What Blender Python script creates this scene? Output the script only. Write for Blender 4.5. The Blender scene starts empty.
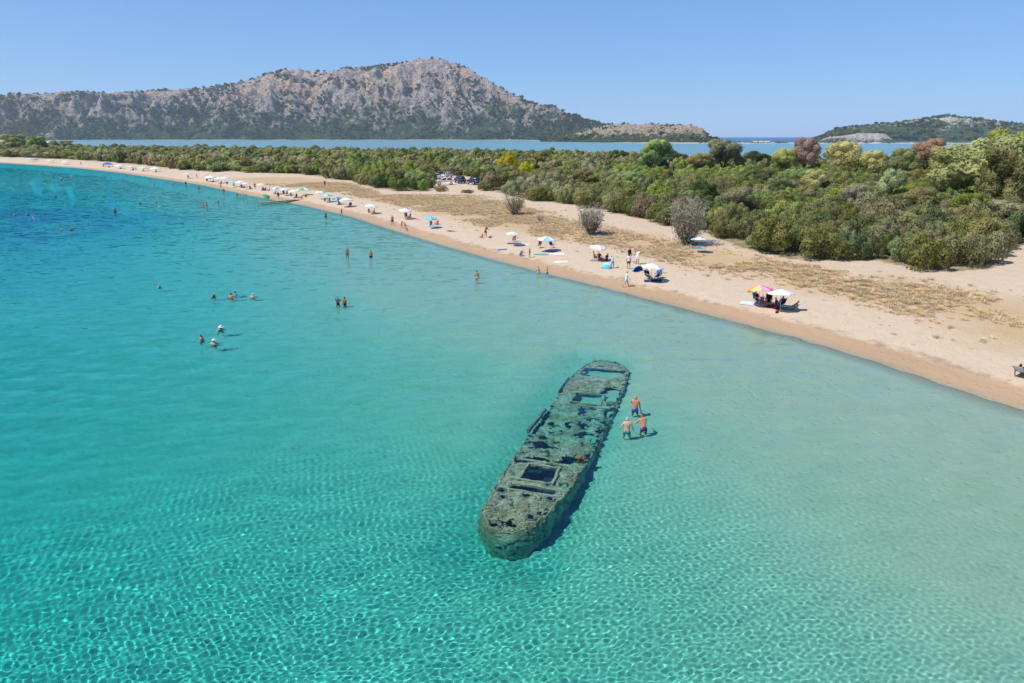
import bpy, bmesh, math, random
import numpy as np
from mathutils import Vector, Matrix

sc = bpy.context.scene
C = sc.collection
R = math.radians

# ------------------------------------------------------------------ camera
CAM_H = 15.0
FPX = 683.0
PITCH = math.atan(205.0 / 683.0)
cam = bpy.data.cameras.new('camera')
cam.lens = 24.0
cam.sensor_width = 36.0
cam.clip_start = 0.1
cam.clip_end = 60000.0
cam_o = bpy.data.objects.new('camera', cam)
C.objects.link(cam_o)
cam_o.location = (0, 0, CAM_H)
cam_o.rotation_euler = (math.pi / 2 - PITCH, 0, 0)
sc.camera = cam_o

# ------------------------------------------------------------------ sky, sun, exposure
SUN_EL = R(56)
SUN_AZ_VEC = Vector((-0.93, -0.37))          # the sun stands to the left and a little behind the camera
SUN_AZ_VEC.normalize()
world = bpy.data.worlds.new('World')
sc.world = world
world.use_nodes = True
wt = world.node_tree
bg = wt.nodes['Background']
sky = wt.nodes.new('ShaderNodeTexSky')
sky.sky_type = 'NISHITA'
sky.sun_disc = False
sky.sun_elevation = SUN_EL
sky.sun_rotation = math.atan2(SUN_AZ_VEC.x, SUN_AZ_VEC.y)
sky.altitude = 300.0
sky.air_density = 1.0
sky.dust_density = 0.0
sky.ozone_density = 2.0
hsv = wt.nodes.new('ShaderNodeHueSaturation')
hsv.inputs['Saturation'].default_value = 1.0
tint = wt.nodes.new('ShaderNodeMix')
tint.data_type = 'RGBA'
tint.blend_type = 'MULTIPLY'
tint.inputs['Factor'].default_value = 1.0
tint.inputs[7].default_value = (0.467, 1.114, 2.513, 1)
wt.links.new(sky.outputs[0], hsv.inputs['Color'])
wt.links.new(hsv.outputs[0], tint.inputs[6])
gam = wt.nodes.new('ShaderNodeGamma')
gam.inputs['Gamma'].default_value = 0.6
wt.links.new(tint.outputs[2], gam.inputs['Color'])
wt.links.new(gam.outputs[0], bg.inputs['Color'])
bg.inputs['Strength'].default_value = 0.118

sun = bpy.data.lights.new('sun', 'SUN')
sun.energy = 4.2
sun.angle = R(0.5)
sun.color = (1.0, 0.95, 0.87)
sun.cycles.is_caustics_light = True
sun_o = bpy.data.objects.new('sun', sun)
C.objects.link(sun_o)
to_sun = Vector((SUN_AZ_VEC.x * math.cos(SUN_EL), SUN_AZ_VEC.y * math.cos(SUN_EL), math.sin(SUN_EL)))
sun_o.rotation_euler = to_sun.to_track_quat('Z', 'Y').to_euler()
sun_o.location = (-40, -20, 80)

sc.view_settings.view_transform = 'Standard'
sc.view_settings.look = 'None'
sc.view_settings.exposure = 0.42
sc.view_settings.gamma = 1.0
sc.view_settings.use_curve_mapping = False
sc.cycles.max_bounces = 7
sc.cycles.diffuse_bounces = 2
sc.cycles.transmission_bounces = 6
sc.cycles.transparent_max_bounces = 16
sc.cycles.volume_bounces = 1
sc.cycles.caustics_refractive = True
sc.cycles.caustics_reflective = False
sc.cycles.sample_clamp_indirect = 6.0

# ------------------------------------------------------------------ helpers
cP, sP = math.cos(PITCH), math.sin(PITCH)


def ray(px, py):
    u = (px - 512.0) / FPX
    v = (341.5 - py) / FPX
    return Vector((u, cP + sP * v, -sP + cP * v))


def at(px, py, z=0.0):
    """where the sight line through a picture point meets the level z"""
    d = ray(px, py)
    t = (z - CAM_H) / d.z
    return Vector((d.x * t, d.y * t, z))


def at_depth(px, py, Y):
    d = ray(px, py)
    t = Y / d.y
    return Vector((d.x * t, Y, CAM_H + d.z * t))


def tag(o, label=None, cat=None, group=None, kind=None):
    if label: o['label'] = label
    if cat: o['category'] = cat
    if group: o['group'] = group
    if kind: o['kind'] = kind
    return o


def empty(name, loc=(0, 0, 0), rz=0.0, scale=(1, 1, 1)):
    o = bpy.data.objects.new(name, None)
    C.objects.link(o)
    o.location = loc
    o.rotation_euler = (0, 0, rz)
    o.scale = scale
    o.empty_display_size = 0.2
    return o


def obj(name, me, mat=None, parent=None, loc=None, rot=None, scale=None, link=True):
    o = bpy.data.objects.new(name, me)
    if link: C.objects.link(o)
    if mat is not None:
        if len(me.materials) == 0:
            me.materials.append(mat)
        if me.materials[0] is not mat:
            o.material_slots[0].link = 'OBJECT'
            o.material_slots[0].material = mat
    if parent is not None: o.parent = parent
    if loc is not None: o.location = loc
    if rot is not None: o.rotation_euler = rot
    if scale is not None: o.scale = scale
    return o


def leaf_mesh(name, V, F, D, mat=None):
    me = mesh_np(name, V, F, True, mat)
    me.normals_split_custom_set_from_vertices(D.tolist())
    return me


def mesh_np(name, V, F, smooth=False, mat=None):
    """mesh out of arrays: V (n,3), F (m,k) with k = 3 or 4"""
    V = np.asarray(V, dtype=np.float32)
    F = np.asarray(F, dtype=np.int32)
    me = bpy.data.meshes.new(name)
    me.vertices.add(len(V))
    me.vertices.foreach_set('co', V.ravel())
    m, k = F.shape
    me.loops.add(m * k)
    me.loops.foreach_set('vertex_index', F.ravel())
    me.polygons.add(m)
    me.polygons.foreach_set('loop_start', np.arange(0, m * k, k, dtype=np.int32))
    me.polygons.foreach_set('loop_total', np.full(m, k, dtype=np.int32))
    if smooth:
        me.polygons.foreach_set('use_smooth', np.ones(m, dtype=bool))
    me.update(calc_edges=True)
    if mat is not None: me.materials.append(mat)
    return me


def fattr(me, name, vals):
    a = me.attributes.new(name, 'FLOAT', 'POINT')
    a.data.foreach_set('value', np.asarray(vals, dtype=np.float32).ravel())


def grid_faces(rows, cols):
    i = (np.arange(rows - 1)[:, None] * cols + np.arange(cols - 1)[None, :]).ravel()
    return np.stack([i, i + 1, i + cols + 1, i + cols], -1)


def compact(V, F, *arrs):
    """drop the vertices no face uses"""
    used = np.unique(F)
    mp = np.full(len(V), -1, dtype=np.int64)
    mp[used] = np.arange(len(used))
    return (V[used], mp[F]) + tuple(a[used] for a in arrs)


def _hash(ix, iy, seed):
    h = (ix.astype(np.int64) * 374761393 + iy.astype(np.int64) * 668265263 + seed * 974634777) & 0xFFFFFFFF
    h = ((h ^ (h >> 13)) * 1274126177) & 0xFFFFFFFF
    h = h ^ (h >> 16)
    return (h & 0xFFFFFF) / float(0xFFFFFF)


def vnoise(x, y, seed=0):
    ix, iy = np.floor(x), np.floor(y)
    fx, fy = x - ix, y - iy
    fx = fx * fx * (3 - 2 * fx)
    fy = fy * fy * (3 - 2 * fy)
    a = _hash(ix, iy, seed); b = _hash(ix + 1, iy, seed)
    c = _hash(ix, iy + 1, seed); d = _hash(ix + 1, iy + 1, seed)
    return (a + (b - a) * fx) * (1 - fy) + (c + (d - c) * fx) * fy


def fbm(x, y, octaves=4, seed=0, gain=0.5):
    x = np.asarray(x, dtype=np.float64); y = np.asarray(y, dtype=np.float64)
    t, a, n = 0, 1.0, 0.0
    for k in range(octaves):
        t = t + a * (vnoise(x, y, seed + k * 17) * 2 - 1)
        n += a
        a *= gain
        x = x * 2.03 + 11.3
        y = y * 2.03 + 5.7
    return t / n


def smoothstep(a, b, x):
    t = np.clip((x - a) / (b - a), 0, 1)
    return t * t * (3 - 2 * t)


def in_poly(X, Y, poly):
    X = np.asarray(X); Y = np.asarray(Y)
    ins = np.zeros(X.shape, dtype=bool)
    n = len(poly)
    for i in range(n):
        x1, y1 = poly[i]; x2, y2 = poly[(i + 1) % n]
        if y1 == y2: continue
        cond = ((y1 > Y) != (y2 > Y)) & (X < (x2 - x1) * (Y - y1) / (y2 - y1) + x1)
        ins ^= cond
    return ins


def seg_dist(X, Y, poly, closed=False):
    """distance to a polyline, and the side (positive on the left of its direction)"""
    best = np.full(X.shape, 1e18); side = np.zeros(X.shape)
    n = len(poly)
    for i in range(n if closed else n - 1):
        x1, y1 = poly[i]; x2, y2 = poly[(i + 1) % n]
        dx, dy = x2 - x1, y2 - y1
        t = np.clip(((X - x1) * dx + (Y - y1) * dy) / (dx * dx + dy * dy), 0, 1)
        d = (X - x1 - t * dx) ** 2 + (Y - y1 - t * dy) ** 2
        m = d < best
        best = np.where(m, d, best)
        side = np.where(m, dx * (Y - y1) - dy * (X - x1), side)
    return np.sqrt(best), np.sign(side)


# node helpers ------------------------------------------------------
def material(name):
    m = bpy.data.materials.new(name)
    m.use_nodes = True
    return m, m.node_tree, m.node_tree.nodes['Principled BSDF'], m.node_tree.nodes['Material Output']


def nd(t, kind, **kw):
    n = t.nodes.new('ShaderNode' + kind)
    for k, v in kw.items():
        if k.startswith('_'):
            setattr(n, k[1:], v); continue
        key = int(k[1:]) if (k[0] == 'i' and k[1:].isdigit()) else k.replace('__', ' ')
        if isinstance(v, bpy.types.NodeSocket):
            t.links.new(v, n.inputs[key])
        else:
            n.inputs[key].default_value = v
    return n


def mixc(t, fac, a, b, blend='MIX'):
    n = t.nodes.new('ShaderNodeMix'); n.data_type = 'RGBA'; n.blend_type = blend
    for k, v in ((0, fac), (6, a), (7, b)):
        if isinstance(v, bpy.types.NodeSocket): t.links.new(v, n.inputs[k])
        elif k == 0: n.inputs[0].default_value = v
        else: n.inputs[k].default_value = (v[0], v[1], v[2], 1)
    return n.outputs[2]


def math_n(t, op, a, b=None, clamp=False):
    n = t.nodes.new('ShaderNodeMath'); n.operation = op; n.use_clamp = clamp
    for k, v in ((0, a), (1, b)):
        if v is None: continue
        if isinstance(v, bpy.types.NodeSocket): t.links.new(v, n.inputs[k])
        else: n.inputs[k].default_value = v
    return n.outputs[0]


def ramp(t, fac, stops):
    n = t.nodes.new('ShaderNodeValToRGB')
    t.links.new(fac, n.inputs[0])
    e = n.color_ramp.elements
    e[0].position, e[0].color = stops[0][0], tuple(stops[0][1]) + (1,)
    e[1].position, e[1].color = stops[-1][0], tuple(stops[-1][1]) + (1,)
    for p, c in stops[1:-1]:
        x = e.new(p); x.color = tuple(c) + (1,)
    return n.outputs[0]


def maprange(t, v, a, b, c=0.0, d=1.0, smooth=False):
    n = t.nodes.new('ShaderNodeMapRange')
    n.clamp = True
    if smooth: n.interpolation_type = 'SMOOTHSTEP'
    t.links.new(v, n.inputs[0])
    for i, x in enumerate((a, b, c, d)): n.inputs[i + 1].default_value = x
    return n.outputs[0]


def noise(t, vec, scale, detail=4.0, rough=0.55, out=0):
    n = nd(t, 'TexNoise', Scale=scale, Detail=detail, Roughness=rough)
    if vec is not None: t.links.new(vec, n.inputs['Vector'])
    return n.outputs[out]


_plain = {}


def plain(name, col, rough=0.7, metal=0.0, var=0.15, spec=0.3, scale=6.0):
    """a simple surface with a little mottling"""
    if name in _plain: return _plain[name]
    m, t, b, o = material(name)
    tc = nd(t, 'TexCoord')
    nz = noise(t, tc.outputs['Object'], scale, 3.0)
    lo = tuple(max(0, c * (1 - var)) for c in col)
    hi = tuple(min(1, c * (1 + var)) for c in col)
    b.inputs['Base Color'].default_value = tuple(col) + (1,)
    t.links.new(mixc(t, nz, lo, hi), b.inputs['Base Color'])
    b.inputs['Roughness'].default_value = rough
    b.inputs['Metallic'].default_value = metal
    b.inputs['Specular IOR Level'].default_value = spec
    _plain[name] = m
    return m


def foliage_mat(name, dark, light, dry=None, sat_var=0.25, trans=0.52, sat=(0.68, 1.0)):
    m, t, b, o = material(name)
    tc = nd(t, 'TexCoord')
    oi = nd(t, 'ObjectInfo')
    off = nd(t, 'VectorMath', _operation='SCALE', i0=(7.3, 3.1, 5.7), Scale=oi.outputs['Random'])
    add = nd(t, 'VectorMath', _operation='ADD', i0=tc.outputs['Object'], i1=off.outputs[0])
    n1 = noise(t, add.outputs[0], 2.2, 3.0)
    n2 = noise(t, add.outputs[0], 9.0, 2.0)
    f = math_n(t, 'ADD', math_n(t, 'MULTIPLY', n1, 0.9), math_n(t, 'MULTIPLY', n2, 0.30))
    f = maprange(t, f, 0.45, 0.95)
    col = mixc(t, f, dark, light)
    hv = nd(t, 'HueSaturation', Color=col)
    t.links.new(maprange(t, oi.outputs['Random'], 0, 1, 0.475, 0.525), hv.inputs['Hue'])
    rr = math_n(t, 'FRACT', math_n(t, 'MULTIPLY', oi.outputs['Random'], 37.0))
    t.links.new(maprange(t, rr, 0, 1, 1.36 - sat_var, 1.36 + sat_var), hv.inputs['Value'])
    r2 = math_n(t, 'FRACT', math_n(t, 'MULTIPLY', oi.outputs['Random'], 91.0))
    t.links.new(maprange(t, r2, 0, 1, sat[0], sat[1]), hv.inputs['Saturation'])
    col = hv.outputs[0]
    if dry is not None:
        n3 = noise(t, add.outputs[0], 1.1, 2.0)
        col = mixc(t, maprange(t, n3, 0.52, 0.68), col, dry)
    df = nd(t, 'BsdfDiffuse', Color=col)
    tr = nd(t, 'BsdfTranslucent', Color=col)
    mx = nd(t, 'MixShader', i0=trans, i1=df.outputs[0], i2=tr.outputs[0])
    t.links.new(mx.outputs[0], o.inputs['Surface'])
    return m


# ------------------------------------------------------------------ lines of the place
SHORE_PX = [(1024, 411), (1000, 403), (950, 387), (900, 370), (850, 354), (800, 339), (750, 326), (700, 313), (650, 300),
            (600, 287), (550, 275), (500, 262), (450, 248), (400, 233), (350, 217), (300, 205), (250, 196), (200, 185),
            (160, 179), (120, 173), (80, 168.5), (40, 165.5), (0, 163)]
shore = [(95.0, -60.0), (62.0, 2.0), (44.0, 20.0)] + [tuple(at(*p)[:2]) for p in SHORE_PX] + [(-480.0, 520.0), (-760.0, 640.0), (-1400.0, 800.0)]
shore_np = shore

VEG_PX = [(-70, 154), (0, 156.8), (60, 158.8), (100, 161), (150, 165), (185, 169.5), (240, 172), (300, 174), (350, 181), (375, 188), (400, 190.5),
          (430, 191), (433, 182), (440, 176.5), (476, 177), (483, 187), (500, 193), (530, 200), (560, 204), (600, 209.5), (640, 218),
          (665, 226), (700, 231), (740, 246), (770, 252.5), (790, 257), (820, 259), (850, 260), (880, 261), (905, 266), (950, 270),
          (990, 269), (1003, 263), (1007, 249), (1024, 247), (1090, 262)]
veg_edge = [tuple(at(p[0], p[1], 1.5)[:2]) for p in VEG_PX]
lagoon_near = [(-2400.0, 3300.0), (-900.0, 1400.0), (-512.0, 800.0), (-325.0, 660.0), (-90.0, 560.0), (53.0, 430.0), (100.0, 372.0), (170.0, 330.0), (330.0, 300.0), (1500.0, 340.0)]
lagoon_poly = lagoon_near + [(1500.0, 1590.0), (700.0, 1590.0), (420.0, 1600.0), (300.0, 1720.0), (215.0, 1900.0), (60.0, 2800.0), (-60.0, 3250.0), (-1000.0, 3330.0)]
veg_poly = veg_edge + [(140.0, 80.0), (420.0, 120.0), (900.0, 300.0), (330.0, 292.0), (170.0, 322.0), (100.0, 364.0), (53.0, 422.0), (-90.0, 552.0), (-325.0, 650.0), (-512.0, 790.0), (-1000.0, 1400.0), (-1500.0, 1400.0), (-900.0, 760.0)]

DUNE_PX = [(225, 177), (300, 178), (345, 184), (380, 194), (430, 195), (480, 197), (500, 203), (540, 213), (575, 222), (630, 234), (680, 243), (740, 254), (800, 266), (860, 276),
           (930, 284), (1024, 302), (1080, 318), (1080, 352), (1024, 335), (975, 328), (930, 314), (880, 299), (830, 288), (770, 276), (730, 270), (690, 262), (640, 251),
           (590, 241), (540, 232), (490, 224), (440, 213), (400, 203), (350, 193), (300, 187), (240, 181)]
dune_poly = [tuple(at(p[0], p[1], 1.3)[:2]) for p in DUNE_PX]

WRECK = (0.0, 24.25)
WRECK_A = (0.29318, 0.95606)         # unit vector from its bow to its stern

PROF_S = [-900, -400, -200, -110, -75, -52, -40, -30, -20, -10, -3, -.5, 0, .5, 1.2, 3.0, 3.5, 6, 10, 18, 30, 60, 120, 3000]
PROF_Z = [-13, -12, -9.0, -7.0, -5.0, -3.4, -2.35, -1.32, -0.52, -0.27, -0.15, -.075, 0, .07, .13, .27, .42, .62, .85, 1.15, 1.45, 1.7, 1.8, 1.8]


def ground_fields(X, Y):
    X = np.asarray(X, dtype=np.float64); Y = np.asarray(Y, dtype=np.float64)
    d, side = seg_dist(X, Y, shore_np)
    s = d * -side                       # positive on the land
    return s


def weed_r(X, Y):
    wu = (X + 124) * .85 + (Y - 113) * .53; wv_ = -(X + 124) * .53 + (Y - 113) * .85
    return np.hypot(wu / 57, wv_ / 90)


def ground_z(X, Y, s=None):
    X = np.asarray(X, dtype=np.float64); Y = np.asarray(Y, dtype=np.float64)
    if s is None: s = ground_fields(X, Y)
    z = np.interp(s + 0.5 * fbm(X * .35, Y * .35, 3, 5) * smoothstep(0.5, 2.5, s), PROF_S, PROF_Z)
    land = smoothstep(8, 20, s)
    z = z + land * (0.28 * fbm(X * .09, Y * .09, 4, 9) + .05 * fbm(X * .7, Y * .7, 2, 3))
    cap = np.interp(Y, [30, 60, 100, 150, 240], [-9.0, -2.6, -1.25, -.85, -.65])
    cap = cap - 3.5 * smoothstep(1.3, .4, weed_r(X, Y))
    z = np.maximum(z, cap)
    sea = smoothstep(6, 25, -s)
    z = z + sea * (0.22 * fbm(X * .06, Y * .06, 3, 21) + 0.05 * fbm(X * .3, Y * .3, 2, 31))
    # the water has scoured the sand round the wreck and silted the hold
    wx = (X - WRECK[0]) * WRECK_A[0] + (Y - WRECK[1]) * WRECK_A[1]
    wy = (X - WRECK[0]) * WRECK_A[1] - (Y - WRECK[1]) * WRECK_A[0]
    ex = np.maximum(np.maximum(-wx, wx - 22.5), 0); ey = np.maximum(np.abs(wy - .1) - 1.5, 0) * np.where(wy > 0, 2.2, 1.0)
    dw = np.hypot(ex, ey)
    z = z - np.exp(-(dw / 2.0) ** 2) * np.interp(wx, [-6, 0, 7, 13, 20], [.8, .85, .7, .75, .65]) * np.where((wy > .8) & (wx > -.5), .6, 1.0) - .3 * np.exp(-(np.hypot(wx + 2, wy) / 9) ** 2)
    z = z - .32 * np.exp(-(np.hypot(X - 6.8, Y - 34.6) / 3.0) ** 2)
    # the lagoon basin
    far = Y > 200
    if np.any(far):
        dl, sd = seg_dist(X, Y, lagoon_near)
        depth = smoothstep(-6, 12, dl * sd)
        ins = in_poly(X, Y, lagoon_poly)
        beyond = (Y > 1750) & (X > 0)
        zz = np.where(far & (ins | beyond), -1.5, z)
        z = np.where(far, zz, z)
    return z


def gz(x, y):
    return float(ground_z(np.array([x]), np.array([y]))[0])


def on_ground(px, py):
    p = at(px, py, 0.8)
    for _ in range(8):
        p = at(px, py, gz(p.x, p.y))
    return p


# ------------------------------------------------------------------ ground sheet (seabed, beach, dunes, scrub floor)
def polar_axes(da, a0, a1, steps):
    rr = [steps[0][0]]
    for r_end, g in [(s_[1], s_[2]) for s_ in steps]:
        while rr[-1] < r_end: rr.append(rr[-1] * (1 + g))
    aa = np.arange(a0, a1 + da, da)
    return np.array(rr), aa


def build_ground():
    rr, aa = polar_axes(R(0.32), R(-76), R(76), [(5, 120, .010), (120, 900, .014), (900, 3600, .03)])
    A, RR = np.meshgrid(aa, rr)
    X = RR * np.sin(A); Y = RR * np.cos(A)
    s = ground_fields(X, Y)
    Z = ground_z(X, Y, s)
    veg = in_poly(X, Y, veg_poly).astype(float)
    dd, _ = seg_dist(X, Y, dune_poly, True)
    dune = np.where(in_poly(X, Y, dune_poly), 1, -1) * dd
    V = np.stack([X, Y, Z], -1).reshape(-1, 3)
    m, t, b, o = material('beach_sand')
    tc = nd(t, 'TexCoord')
    P = tc.outputs['Object']
    sh = nd(t, 'Attribute', _attribute_name='shore').outputs['Fac']
    vg = nd(t, 'Attribute', _attribute_name='veg').outputs['Fac']
    du = nd(t, 'Attribute', _attribute_name='dune').outputs['Fac']
    nbig = noise(t, P, 0.12, 5.0)
    nmid = noise(t, P, 0.9, 5.0, 0.62)
    nfine = noise(t, P, 9.0, 4.0, 0.7)
    dry = mixc(t, nmid, (0.445, 0.345, 0.24), (0.575, 0.46, 0.34))
    dry = mixc(t, math_n(t, 'MULTIPLY', maprange(t, nfine, 0.3, 0.75), 0.35), dry, (0.46, 0.33, 0.22))
    foot = nd(t, 'TexVoronoi', Scale=1.7, Vector=P)
    scuff = maprange(t, math_n(t, 'ADD', nd(t, 'TexVoronoi', Scale=1.1, Vector=P).outputs['Distance'], math_n(t, 'MULTIPLY', nmid, 0.6)), 0.28, 0.5)
    dry = mixc(t, math_n(t, 'MULTIPLY', math_n(t, 'SUBTRACT', 1.0, scuff), 0.34), dry, (0.42, 0.29, 0.19))
    # wet band along the edge of the water, ending in a small ragged step
    shn = math_n(t, 'ADD', sh, math_n(t, 'MULTIPLY', math_n(t, 'SUBTRACT', noise(t, P, 0.35, 4.0), 0.5), 2.2))
    wet = maprange(t, shn, 3.35, 2.75)
    wetc = mixc(t, nbig, (0.36, 0.235, 0.135), (0.44, 0.30, 0.185))
    col = mixc(t, wet, dry, wetc)
    weed = math_n(t, 'MULTIPLY', math_n(t, 'MULTIPLY', maprange(t, shn, 2.7, 3.1), maprange(t, shn, 3.9, 3.4)), maprange(t, nmid, 0.45, 0.62))
    col = mixc(t, math_n(t, 'MULTIPLY', weed, 0.55), col, (0.16, 0.09, 0.05))
    # sea floor: clean pale sand with ripples of darker grains ; far weed is painted blue for deep water and reflected sky
    bed = mixc(t, noise(t, P, 0.5, 4.0), (0.59, 0.525, 0.35), (0.71, 0.64, 0.45))
    grassn = noise(t, P, 0.035, 4.0, 0.6)
    deep = nd(t, 'Attribute', _attribute_name='weed').outputs['Fac']
    gm = math_n(t, 'MULTIPLY', deep, maprange(t, grassn, 0.34, 0.5))
    bed = mixc(t, math_n(t, 'MULTIPLY', gm, 0.85), bed, (0.02, 0.12, 0.38))
    col = mixc(t, maprange(t, sh, 0.1, -1.6), col, bed)
    # dune strip with litter and dry stalks, soil under the scrub
    dn = math_n(t, 'ADD', du, math_n(t, 'MULTIPLY', math_n(t, 'SUBTRACT', nbig, 0.5), 16.0))
    dm = math_n(t, 'MULTIPLY', maprange(t, dn, -3.0, 2.5), maprange(t, nmid, 0.18, 0.44))
    col = mixc(t, math_n(t, 'MULTIPLY', dm, 0.85), col, (0.42, 0.295, 0.155))
    col = mixc(t, math_n(t, 'MULTIPLY', vg, maprange(t, nmid, 0.25, 0.5)), col, (0.20, 0.165, 0.09))
    t.links.new(col, b.inputs['Base Color'])
    wet_r = math_n(t, 'MULTIPLY', maprange(t, shn, 1.6, 0.4), 1.0)
    t.links.new(maprange(t, wet_r, 0, 1, 0.85, 0.35), b.inputs['Roughness'])
    b.inputs['Specular IOR Level'].default_value = 0.3
    bumpH = math_n(t, 'ADD', math_n(t, 'MULTIPLY', nmid, 0.16), math_n(t, 'MULTIPLY', nfine, 0.03))
    bumpH = math_n(t, 'ADD', bumpH, math_n(t, 'MULTIPLY', maprange(t, foot.outputs['Distance'], 0.05, 0.3), 0.05))
    bp = nd(t, 'Bump', Height=bumpH, Strength=0.9, Distance=1.0)
    t.links.new(bp.outputs[0], b.inputs['Normal'])
    me = mesh_np('ground', V, grid_faces(len(rr), len(aa)), True, m)
    fattr(me, 'shore', s.ravel()); fattr(me, 'veg', veg.ravel()); fattr(me, 'dune', dune.ravel())
    fattr(me, 'weed', smoothstep(1.2, .6, weed_r(X, Y) + .3 * fbm(X * .03, Y * .03, 4, 91)).ravel())
    g = obj('beach_ground', me)
    g.cycles.is_caustics_receiver = True
    tag(g, kind='structure')


build_ground()


# ------------------------------------------------------------------ the sea: a rippled sheet that really bends the light, and its tinted body
def build_sea():
    rng = np.random.default_rng(4)
    comps = []
    for k in range(96):
        if k < 60:
            lam = 0.115 * (3.6 ** rng.random()); a = rng.random() * 2 * math.pi if k % 3 else R(115) + rng.normal(0, .5); slope = 0.00100 * (.25 / lam) ** .3
        else:
            lam = 0.65 * (6.0 ** rng.random()); a = R(104) + rng.normal(0, 0.62); slope = 0.0010
        comps.append((lam, a, slope * lam * (0.6 + 0.8 * rng.random()), rng.random() * 6.283))

    def sheet_part(da, a0, a1, steps, cell, first=None):
        rr, aa = polar_axes(da, a0, a1, steps)
        aa = a0 + np.arange(int(round((a1 - a0) / da)) + 1) * da
        if first is not None: rr = np.concatenate([[first], rr[rr > first * 1.0001]])
        A, RR = np.meshgrid(aa, rr)
        X = RR * np.sin(A); Y = RR * np.cos(A)
        s = ground_fields(X, Y)
        Z = np.zeros_like(X); kept = np.zeros_like(X)
        calm = 0.55 + 0.45 * smoothstep(0.5, 8.0, -s)
        gust = 0.85 + 0.45 * fbm(X * .05, Y * .05, 3, 77)
        sp = RR * np.interp(RR, [14, 25, 44, 85, 110], [.0017, .0018, .0034, .0036, .0066])
        warps = [2.2 * fbm(X * .17, Y * .17, 2, 100 + k) for k in range(7)]
        for k, (lam, a, amp, ph) in enumerate(comps):
            kk = 2 * math.pi / lam
            fade = smoothstep(2.8, 5.2, lam / sp)
            kept += fade / 96.0
            Z += fade * amp * np.sin(kk * (math.cos(a) * X + math.sin(a) * Y) + ph + warps[k % 7])
        Z *= calm * gust
        rip = np.interp(RR, [14, 26, 40, 110, 200, 450], [0.08, .15, .33, .50, .62, .7])
        return X, Y, Z, s, rip, rr, aa

    DA = 0.0013
    lo_a = -round(R(57) / (2 * DA)) * 2 * DA; hi_a = round(R(46) / (2 * DA)) * 2 * DA
    X1, Y1, Z1, s1, k1, r1, a1_ = sheet_part(DA, lo_a, hi_a, [(14.5, 42, .0018)], .0017)
    X2, Y2, Z2, s2, k2, r2, a2_ = sheet_part(2 * DA, lo_a, hi_a, [(r1[-1], 90, .0031), (90, 240, .0066), (240, 1500, .02)], .0050, r1[-1])
    # the two sheets meet on one ring: same heights there
    Z1[-1, ::2] = Z2[0]; Z1[-1, 1::2] = (Z2[0][:-1] + Z2[0][1:]) / 2
    X1[-1, 1::2] = (X2[0][:-1] + X2[0][1:]) / 2; Y1[-1, 1::2] = (Y2[0][:-1] + Y2[0][1:]) / 2
    V1 = np.stack([X1, Y1, Z1], -1).reshape(-1, 3); V2 = np.stack([X2, Y2, Z2], -1).reshape(-1, 3)
    F = np.concatenate([grid_faces(len(r1), len(a1_)), grid_faces(len(r2), len(a2_)) + len(V1)])
    V = np.concatenate([V1, V2]); sv = np.concatenate([s1.ravel(), s2.ravel()]); kept = np.concatenate([k1.ravel(), k2.ravel()])
    print('WAVE', V[:, 2].min(), V[:, 2].max(), V[:, 2].std(), len(F))
    F = F[np.min(sv[F], axis=1) < 1.2]
    V, F, lod = compact(V, F, kept)
    m, t, b, o = material('sea_surface')
    t.nodes.remove(b)
    g = nd(t, 'BsdfGlass', IOR=1.333, Roughness=0.0)
    g.inputs['Color'].default_value = (1, 1, 1, 1)
    # ripples too fine for the mesh far out: the facets tilt at random
    P = nd(t, 'TexCoord').outputs['Object']
    mp = nd(t, 'Mapping', Vector=P, Scale=(0.55, 1.0, 1.0), Rotation=(0, 0, R(-12)))
    mp2 = nd(t, 'Mapping', Vector=P, Scale=(0.30, 1.0, 1.0), Rotation=(0, 0, R(-14)))
    c1 = noise(t, mp.outputs[0], 2.4, 3.0, 0.65, 1)
    c2 = noise(t, mp2.outputs[0], 1.25, 3.0, 0.65, 1)
    cs_ = nd(t, 'VectorMath', _operation='ADD', i0=c1, i1=c2)
    ce = nd(t, 'VectorMath', _operation='SUBTRACT', i0=cs_.outputs[0], i1=(1.0, 1.0, 1.0))
    lodn = nd(t, 'Attribute', _attribute_name='lod').outputs['Fac']
    fl_ = nd(t, 'VectorMath', _operation='MULTIPLY', i0=ce.outputs[0], i1=(1.0, 1.0, 0.0))
    sc_ = nd(t, 'VectorMath', _operation='SCALE', i0=fl_.outputs[0], Scale=lodn)
    nn = nd(t, 'VectorMath', _operation='ADD', i0=sc_.outputs[0], i1=nd(t, 'NewGeometry').outputs['Normal'])
    nz = nd(t, 'VectorMath', _operation='NORMALIZE', i0=nn.outputs[0])
    t.links.new(nz.outputs[0], g.inputs['Normal'])
    t.links.new(g.outputs[0], o.inputs['Surface'])
    me = mesh_np('sea', V, F, True, m)
    fattr(me, 'lod', lod)
    so = obj('sea', me)
    so.cycles.is_caustics_caster = True
    tag(so, kind='structure')
    # what the water itself does to light: one closed body of even absorption
    x0, x1, y0, y1, z0, z1 = -1500, 130, -70, 900, -14, 0.09
    Vb = [(x, y, z) for x in (x0, x1) for y in (y0, y1) for z in (z0, z1)]
    Fb = [(0, 1, 3, 2), (4, 6, 7, 5), (0, 4, 5, 1), (2, 3, 7, 6), (0, 2, 6, 4), (1, 5, 7, 3)]
    m2, t2, b2, o2 = material('sea_water')
    t2.nodes.remove(b2)
    va = nd(t2, 'VolumeAbsorption', Density=0.78)
    va.inputs['Color'].default_value = (0.0, 0.895, 0.942, 1)
    t2.links.new(va.outputs[0], o2.inputs['Volume'])
    wb = obj('water_body', mesh_np('water_body', Vb, Fb, False, m2), parent=so)
    return so


build_sea()


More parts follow.
